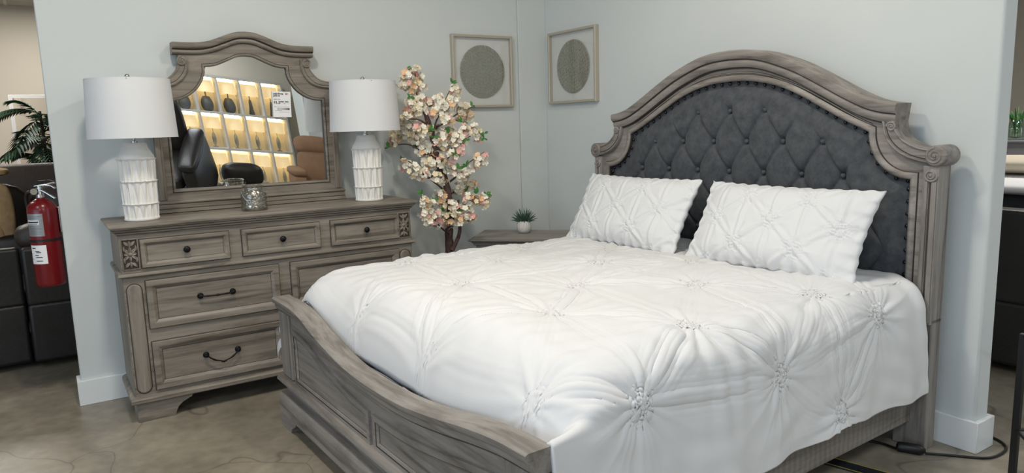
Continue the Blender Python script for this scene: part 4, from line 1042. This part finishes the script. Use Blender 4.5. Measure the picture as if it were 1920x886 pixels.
l2 = label_patch('service_card', 196, 268, .135, .240, .0747, WHITE, fe)
for (a, b, z) in ((205, 225, .222), (222, 240, .205), (226, 246, .198), (200, 204, .190), (220, 236, .182), (222, 250, .170), (200, 205, .160), (222, 250, .150)): label_patch('writing', a, b, z, z+.0045, .0753, INK, l2)
mb = MB(); mb.lathe([(.020, .495), (.020, .53), (.014, .545), (.014, .565)], 16); mb.lathe([(.017, -.012), (.017, .012)], 16, M=Matrix.Translation((-.028, -.02, .535)) @ Matrix.Rotation(PI/2, 4, 'X')); mb.build('valve', STEEL, fe, smooth=40)
ribbon([(-.02, -.01, .565), (.02, -.02, .572), (.06, -.035, .562), (.075, -.04, .548)], .022, .004, 'carry_handle', STEEL, fe, axis=(.4, 1, 0))
ribbon([(-.01, -.01, .550), (.02, -.03, .535), (.05, -.05, .510), (.068, -.06, .495)], .02, .004, 'lever', STEEL, fe, axis=(.4, 1, 0))
ribbon([(-.045, -.0, .555), (.0, 0, .590), (.05, .0, .592), (.085, 0, .580)], .026, .005, 'squeeze_lever', RUBB, fe, axis=(.1, 1, 0))
MB().tube(catmull([(-.02, .01, .53), (-.055, .02, .53), (-.068, .04, .49), (-.06, .05, .40), (-.05, .06, .30)], 24), .010, 10).build('hose', RUBB, fe, smooth=60)
MB().box(.0745, .082, -.03, .03, .30, .44).build('bracket', STEEL, fe, bevel=.002)

# ---------------------------------------------------------------- cord with an inline adapter, and strips under the bed
cordp = catmull([(-.55, -2.62, .006), (-.36, -2.80, .006), (-.26, -2.97, .006), (-.262, -3.06, .010)], 20)
ab = thing('power_cord', 'black power cord with an inline plug lying on the floor beside the headboard leg', 'cord', (0, 0, 0))
MB().tube(cordp, .006, 8).build('cable', RUBB, ab, smooth=60)
MB().tube(catmull([(-.205, -3.165, .010), (-.13, -3.235, .006), (-.04, -3.335, .006), (.05, -3.36, .006), (.16, -3.34, .006), (.22, -3.25, .006), (.20, -3.1, .006)], 40), .006, 8).build('cable', RUBB, ab, smooth=60)
dv = Vector((-.205+.262, -3.165+3.06, 0)); L_ = dv.length; ang = math.atan2(dv.y, dv.x)
pl = MB(); pl.lathe([(.010, 0), (.022, .008), (.024, .02), (.024, L_*.8), (.016, L_*.93), (.008, L_)], 12, M=Matrix.Translation((-.262, -3.06, .022)) @ Matrix.Rotation(ang, 4, 'Z') @ Matrix.Rotation(PI/2, 4, 'Y')); pl.build('inline_connector', RUBB, ab, smooth=40, bevel=.001)
YEL = plain('yellow_line', 'b9ab3c', .6)
st = thing('cable_cover', 'dark floor cable cover with thin yellow edge lines under the near bed rail', 'cable cover', (-.58, -3.02, 0), math.radians(-75))
MB().prism([(-.045, 0), (.045, 0), (.040, .005), (-.040, .005)], lambda u, w, d: (d, u, w), -.25, .30).build('strip', NAVY, st)
for u in (-.036, .036): MB().box(-.25, .30, u-.0016, u+.0016, .005, .0062).build('edge_line', YEL, st)
# ---------------------------------------------------------------- recliners and sofas (shared builder)
def recliner(label, cat, loc, rz, mat, w=.95, d=.95, h=1.02, seats=1, group=None, name='recliner', arm=.20, backtilt=.28, seat_h=.48, arm_h=.64):
    if 'sofa' in label.split(' past')[0] and cat == 'sofa': name = 'sofa'
    t = thing(name, label, cat, loc, rz, group); W_ = w
    rbox('base', (W_-.04, d-.10, .26), mat, t, (0, 0, .17), r=.04, sub=1)
    for s in (-1, 1):
        rbox('arm', (arm, d-.06, arm_h-.08), mat, t, (s*(W_/2-arm/2), 0, .06+(arm_h-.08)/2), r=.06, sub=2, puff=.01)
        rbox('arm_pad', (arm+.03, d-.12, .14), mat, t, (s*(W_/2-arm/2), -.02, arm_h), r=.065, sub=2, puff=.01)
    iw = (W_-2*arm)/seats
    for k in range(seats):
        x = -W_/2+arm+iw*(k+.5)
        rbox('seat_cushion', (iw-.01, d-.26, .20), mat, t, (x, -.10, seat_h-.06), r=.07, sub=2, puff=.02)
        rbox('footrest', (iw-.01, .10, .30), mat, t, (x, -d/2+.04, .24), r=.04, sub=2, puff=.01)
        rbox('backrest', (iw-.01, .22, h-seat_h-.06), mat, t, (x, d/2-.16, (h+seat_h)/2-.12), r=.09, sub=2, rot=(-backtilt, 0, 0), puff=.02)
        rbox('head_cushion', (iw-.02, .20, .30), mat, t, (x, d/2-.06, h-.06), r=.085, sub=2, rot=(-backtilt, 0, 0), puff=.02)
    return t
# left of the wall, behind
def blocks(name, label, cat, specs, loc=(0, 0, 0), rz=0.0):
    t = thing(name, label, cat, loc, rz)
    for (pn, mat, x0, x1, y0, y1, z0, z1, r, rot) in specs:
        if 'panel' in pn: MB().box(x0, x1, y0, y1, z0, z1).build(pn, mat, t, bevel=.022, seg=4); continue
        rbox(pn, (x1-x0, y1-y0, z1-z0), mat, t, ((x0+x1)/2, (y0+y1)/2, (z0+z1)/2), r=min(r, .018) if 'panel' in pn else r, sub=2, rot=rot, puff=.003 if 'panel' in pn else .012)
    return t
blocks('sofa', 'black leather reclining sofa nearest the fire extinguisher, past the left wall end', 'sofa', [
    ('side_panel', LEATH, -.50, .50, 0, .10, .44, .83, .035, None), ('side_panel', LEATH, -.50, .50, 0, .10, .05, .45, .035, None),
    ('side_panel', LEATH, -1.52, -.51, .04, .14, .44, .83, .035, None), ('side_panel', LEATH, -1.52, -.51, .04, .14, .05, .45, .035, None),
    ('arm_pad', LEATB, -.52, .48, .10, .36, .78, .985, .09, None), ('seat_cushion', LEATH, -1.4, .4, .38, .98, .24, .52, .08, None),
    ('backrest', LEATH, .16, .50, .38, .98, .50, 1.02, .10, None), ('base', LEATH, -1.5, .5, .12, 1.02, .05, .26, .03, None), ('arm', LEATH, -1.5, .48, 1.0, 1.18, .05, .80, .06, None)], (-3.10, .93, 0))
blocks('sofa', 'dark brown leather sofa back in the row behind the black sofa, carrying the tan blanket', 'sofa', [
    ('backrest', LEATB, -1.2, .12, 0, .26, .35, 1.20, .11, (-.08, 0, 0)), ('backrest', LEATB, .13, 1.1, 0, .26, .35, 1.18, .11, (-.08, 0, 0)), ('base', LEATB, -1.2, 1.1, .02, .95, .05, .42, .05, None), ('seat_cushion', LEATB, -1.0, .95, .28, .95, .40, .56, .06, None),
    ('arm', LEATB, -1.4, -1.2, 0, .95, .05, .70, .07, None)], (-3.66, 2.22, 0))
blocks('sofa', 'farthest dark brown leather sofa, in front of the palms', 'sofa', [
    ('backrest', LEATB, -1.2, 1.2, 0, .28, .35, 1.295, .12, (-.06, 0, 0)), ('base', LEATB, -1.2, 1.2, .02, .95, .05, .42, .05, None), ('seat_cushion', LEATB, -1.0, 1.0, .28, .95, .40, .56, .06, None)], (-3.5, 3.50, 0))
bl = thing('blanket', 'tan fleece blanket draped over the brown sofa back at the left edge', 'blanket', (-3.86, 2.12, 0))
rbox('blanket_fold', (.42, .09, .46), TANB, bl, (0, -.085, .98), r=.042, sub=2, puff=.02); rbox('blanket_fold', (.42, .36, .06), TANB, bl, (0, .10, 1.29), r=.028, sub=2, puff=.012); rbox('blanket_fold', (.36, .07, .22), TANB, bl, (-.05, -.12, .80), r=.033, sub=2, puff=.02)
# palms
def palm(label, loc, n, L, h, seed, mat=PALM, spread=1.0):
    t = thing('potted_palm', label, 'plant', loc); rs = random.Random(seed)
    MB().lathe([(.0001, 0), (.14, 0), (.18, .30), (.19, .32), (.17, .32), (.16, .28), (.0001, .27)], 24).build('pot', plain('stone_pot_%d' % seed, 'c8c3b8', .7), t, smooth=40)
    MB().tube([(0, 0, .27), (.02, 0, h*.5), (0, .02, h)], [.03, .022, .015], 8).build('stem', BARK, t)
    for k in range(n):
        a = k*2.4+rs.random()*.5; el = rs.uniform(-.35, 1.0); mb = MB(); base = Vector((0, 0, h-rs.random()*h*.35)); pts = []
        for q in np.linspace(0, 1, 12):
            r = L*q*math.cos(el)*spread; z = L*q*math.sin(el)-.45*L*q*q; pts.append(base+Vector((math.cos(a)*r, math.sin(a)*r, z)))
        mb.tube(pts, [.006*(1-.7*i/11) for i in range(12)], 5)
        for i in range(2, 12):
            p = pts[i]; tn = (pts[i]-pts[i-1]).normalized(); sd_ = tn.cross(Vector((0, 0, 1))).normalized()
            for s in (-1, 1):
                ll = L*.42*math.sin(PI*(i/13)**.8)+.04; d_ = (sd_*s*.8+tn*.75+Vector((0, 0, -.15))).normalized(); wv = d_.cross(Vector((0, 0, 1))).normalized()*.022
                mb.add([p, p+d_*ll*.4+wv, p+d_*ll+Vector((0, 0, -.05)), p+d_*ll*.4-wv], [(0, 1, 2, 3)])
        mb.build('frond', mat, t, smooth=0, recalc=False)
    return t
palm('palm in a stone pot behind the leather sofas, right against the left wall end', (-3.36, 5.6, 0), 30, .48, 1.86, 3)
palm('broad dark palm at the left edge of the picture', (-4.62, 5.6, 0), 34, .62, 1.80, 8)
# canvas leaning against a display wall
cv = thing('canvas_picture', 'large pale abstract canvas in a white frame behind the palm', 'picture', (-2.92, 6.6, 1.05))
MB().box(-.75, .75, 0, .04, 0, 1.05).build('frame', WHITE, cv, bevel=.004)
def abstract():
    m, N, L, P = base_mat('abstract_paint'); tc = N.new('ShaderNodeTexCoord'); n = N.new('ShaderNodeTexNoise'); n.inputs['Scale'].default_value = 2.2; n.inputs['Detail'].default_value = 6; n.inputs['Distortion'].default_value = 1.2
    L.new(tc.outputs['Object'], n.inputs['Vector']); r = N.new('ShaderNodeValToRGB'); e = r.color_ramp.elements; e[0].position = .36; e[0].color = srgb('8d7c70'); e[1].position = .5; e[1].color = srgb('d8cdbb'); L.new(n.outputs['Fac'], r.inputs['Fac']); L.new(r.outputs['Color'], P.inputs['Base Color']); return m
MB().box(-.71, .71, -.004, 0, .04, 1.01).build('canvas', abstract(), cv)
cs = thing('console_table', 'pale wooden console table carrying the canvas behind the sofas', 'table', (-3.2, 6.62, 0))
MB().box(-1.3, 1.2, -.30, .22, .99, 1.04).build('table_top', OAK, cs, bevel=.004)
for sx in (-1.22, 1.12):
    for sy in (-.26, .16): MB().box(sx, sx+.05, sy, sy+.05, 0, .99).build('leg', OAK, cs, bevel=.003)
# right of the wall, behind
blocks('sofa', 'black leather sofa just beyond the right wall end', 'sofa', [
    ('back_panel', LEATH, 0, .16, 0, 1.5, .42, .97, .06, None), ('back_panel', LEATH, 0, .14, 0, 1.5, .05, .43, .05, None), ('seat_cushion', LEATH, .17, .9, .2, 1.5, .22, .5, .07, None), ('base', LEATH, .12, .95, .02, 1.5, .05, .24, .03, None), ('arm', LEATH, .17, .95, 0, .19, .05, .66, .07, None)], (1.22, -3.20, 0))
sb = thing('sideboard', 'navy sideboard with an oak top beyond the right wall end', 'sideboard', (4.3, -1.5, 0))
MB().box(-.3, .3, -1.0, 1.0, .06, 1.00).build('body', NAVY, sb, bevel=.004); MB().box(-.33, .33, -1.03, 1.03, 1.00, 1.085).build('top', OAK, sb, bevel=.004); MB().box(-.26, .26, -.95, .95, 0, .06).build('plinth', RUBB, sb)
gc = thing('display_riser', 'light grey display box standing on the oak top of the sideboard', 'display box', (4.3, -1.5, 1.086))
MB().box(-.26, .26, -.9, .9, 0, .16).box(-.28, .28, -.92, .92, .16, .18).build('box', GREYP, gc, bevel=.004)
vs = thing('glass_vase', 'glass vase of green stems on the grey display box', 'vase', (4.15, -1.66, 1.267))
MB().lathe([(.0001, .004), (.06, 0), (.075, .03), (.07, .12), (.045, .20), (.05, .24), (.047, .24), (.042, .20), (.066, .12), (.07, .03), (.0001, .012)], 28).build('glass', pane_glass('vase_glass', fac=2.0, tint=(.85, .93, .88, 1)), vs, smooth=60)
for k in range(9): a = k*2.4; MB().tube([(0, 0, .02), (.02*math.cos(a), .02*math.sin(a), .16), (.10*math.cos(a), .10*math.sin(a), .27+.02*(k % 3))], [.012, .014, .003], 6).build('stem', GLEAF, vs, smooth=60)
al = thing('arc_lamp', 'small arched metal lamp on the grey display box', 'lamp', (4.22, -1.25, 1.267))
MB().lathe([(.05, 0), (.05, .012), (.008, .016)], 20).tube(catmull([(0, 0, .01), (0, 0, .2), (0, -.05, .33), (0, -.14, .36), (0, -.20, .30)], 24), .005, 6).build('stem', CHROME, al, smooth=60); MB().lathe([(.04, 0), (.015, .05), (.013, .05), (.037, 0), (.04, 0)], 20, c=(0, -.20, .25), cap=(False, False)).build('lamp_shade', SHADE, al)
bs = thing('mattress', 'dark mattress topped with a bunched white satin sheet beyond the right wall end', 'mattress', (2.95, -2.3, 0))
rbox('mattress_body', (.9, 1.7, .58), NAVY, bs, (0, 0, .66), r=.08, sub=1); rbox('satin_sheet', (.94, 1.72, .10), WHITE, bs, (0, 0, .97), r=.045, sub=2, puff=.03)
MB().box(-.40, .40, -.80, .80, 0, .37).build('base', NAVY, bs)
cp = thing('pillow', 'cream pillow lying on the dark mattress beyond the right wall end', 'pillow', (2.95, -2.2, 1.125)); rbox('pillow_case', (.45, .7, .10), plain('cream_cloth', 'd8cdb8', .85), cp, (0, 0, 0), r=.045, sub=2, puff=.02)
# black metal stand at the right edge
ms = thing('metal_stand', 'black metal stand leg at the right edge of the picture', 'stand', (-.086, -3.468, 0))
for (x, y) in ((0, 0), (.30, -.25), (0, -.50), (-.28, -.25)):
    MB().box(x-.013, x+.013, y-.013, y+.013, 0, .62).build('leg', RUBB, ms, bevel=.002)
mb = MB()
for (a, b) in (((0, 0), (.30, -.25)), ((.30, -.25), (0, -.50)), ((0, -.50), (-.28, -.25)), ((-.28, -.25), (0, 0))):
    for z in (.20, .61): mb.tube([(a[0], a[1], z), (b[0], b[1], z)], .008, 6)
mb.build('rails', RUBB, ms)

# ---------------------------------------------------------------- lamp display wall behind the camera (seen in the mirror)
DSX0, DSX1, DSY, NC, NR, CWD, CHT = -2.13, .46, -9.0, 7, 4, .37, .64
DZ0 = -.02
ds = thing('display_shelves', 'white lit display shelving full of table lamps, seen in the mirror', 'shelving', (0, DSY, 0))
DWHT = plain('display_white', 'c8c8c4', .7); BACKY = plain('display_back', 'f1ead6', .8)
STRIP = plain('led_strip', 'ffe0a0', .5, emit='ffeec4', es=34)
ztop = 2.15
mb = MB(); mb.box(DSX0-.02, DSX1+.02, -.42, -.40, 0, ztop); mb.build('back_panel', BACKY, ds)
mb = MB()
for c in range(NC+1):
    x = DSX0+(DSX1-DSX0)*c/NC; mb.box(x-.015, x+.015, -.40, 0, 0, ztop)
mb.build('uprights', DWHT, ds, bevel=.002)
rowz = [-.0, .26, .89, 1.52, 2.15]
for z in rowz: MB().box(DSX0-.015, DSX1+.015, -.40, .004, z-(.02 if z else 0), z+.02).build('shelf', DWHT, ds)
for r in range(1, 4):
    for c in range(NC):
        xa = DSX0+(DSX1-DSX0)*c/NC; MB().box(xa+.03, xa+.34, -.37, -.33, rowz[r+1]-.035, rowz[r+1]-.022).build('led_strip', STRIP, ds)
LSH = plain('lit_shade', 'f3dfb4', .8, emit='ffdfa8', es=.6)
DGR = plain('ribbed_grey_ceramic', '5c605f', .5); GOLD = plain('gold_wire', 'c09a4c', .3, 1.0); SILV = plain('silver_glass', 'b7bab4', .2, .7)
def display_lamp(kind, label, loc, group):
    t = thing('display_lamp', label, 'lamp', loc, 0, group)
    MB().lathe([(.155, .33), (.142, .53), (.139, .53), (.152, .33), (.155, .33)], 28, cap=(False, False)).build('shade', LSH, t, smooth=50)
    if kind == 0: MB().lathe([(.045, 0)]+[(.045+.055*math.sin(PI*min(1, .15+q*.8))+.003*(i % 2), .01+q*.24) for i, q in enumerate(np.linspace(0, 1, 22))]+[(.012, .26), (.01, .36)], 24).build('base', DGR, t, smooth=30)
    elif kind == 1:
        mb = MB()
        for k in range(5): a = k*PI/5*2; mb.tube([(.07*math.sin(PI*q)**.6*math.cos(a)*(1+.4*math.sin(q*9)), .07*math.sin(PI*q)**.6*math.sin(a)*(1+.4*math.sin(q*9)), .01+.26*q) for q in np.linspace(.02, .98, 20)], .004, 5)
        mb.lathe([(.05, 0), (.05, .012)], 20); mb.tube([(0, 0, .26), (0, 0, .36)], .006, 6); mb.build('base', GOLD, t, smooth=60)
    elif kind == 2: MB().lathe([(.045, 0), (.05, .02), (.035, .10), (.025, .22), (.018, .26), (.008, .27), (.008, .36)], 20).build('base', DGR, t, smooth=40)
    else: MB().lathe([(.045, 0), (.045, .012), (.012, .018), (.030, .08), (.036, .14), (.028, .22), (.008, .27), (.008, .36)], 20).build('base', SILV, t, smooth=40)
    return t
kinds = {0: [3, 3, 3, 2, 3, 3, 3], 1: [3, 2, 3, 3, 3, 3, 3], 2: [3, 1, 3, 3, 3, 3, 3], 3: [1, 1, 0, 0, 0, 2, 2]}
kn = ['ribbed grey urn', 'gold wire', 'slim dark bottle', 'silver glass']; rn = ['bottom', 'third', 'second', 'top']; on_ = ['first', 'second', 'third', 'fourth', 'fifth', 'sixth', 'seventh']
for r in range(1, 4):
    for c in range(NC):
        k = kinds[r][c]
        display_lamp(k, 'lamp with %s base, %s row of the display, %s from left in mirror' % (kn[k], rn[r], on_[c]), (DSX0+(DSX1-DSX0)*(c+.5)/NC, DSY-.20, rowz[r]+.021), 'lamps on the lit display shelves')
# wall block beside the display and the seats in between
struct('wall_display', MB().box(-6.5, 3.6, -9.65, -9.45, 0, CZ), CREAM)
struct('wall_pier', MB().box(.52, 1.1, -8.6, -8.05, 0, CZ), plain('pier_paint', 'd5dcdc', .8), .01)

recliner('tan microfibre recliner reflected in the lower right corner of the mirror', 'recliner', (.38, -7.25, 0), math.radians(180+8), TAUPE, w=1.0, d=1.0, h=1.18, seat_h=.52, arm_h=.70)
recliner('black recliner in front of the lamp display, its back top reflected in the mirror', 'recliner', (-1.10, -6.6, 0), math.radians(0), LEATH, w=.95, d=.95, h=.78, seat_h=.42, arm_h=.5)
lc = recliner('raised black lift chair leaning forward, reflected at the left of the mirror', 'recliner', (-2.0, -5.9, .42), math.radians(200), LEATH, w=.95, d=1.0, h=1.45, seat_h=.6, arm_h=.80)
lc.rotation_euler = (math.radians(32), math.radians(0), math.radians(205))
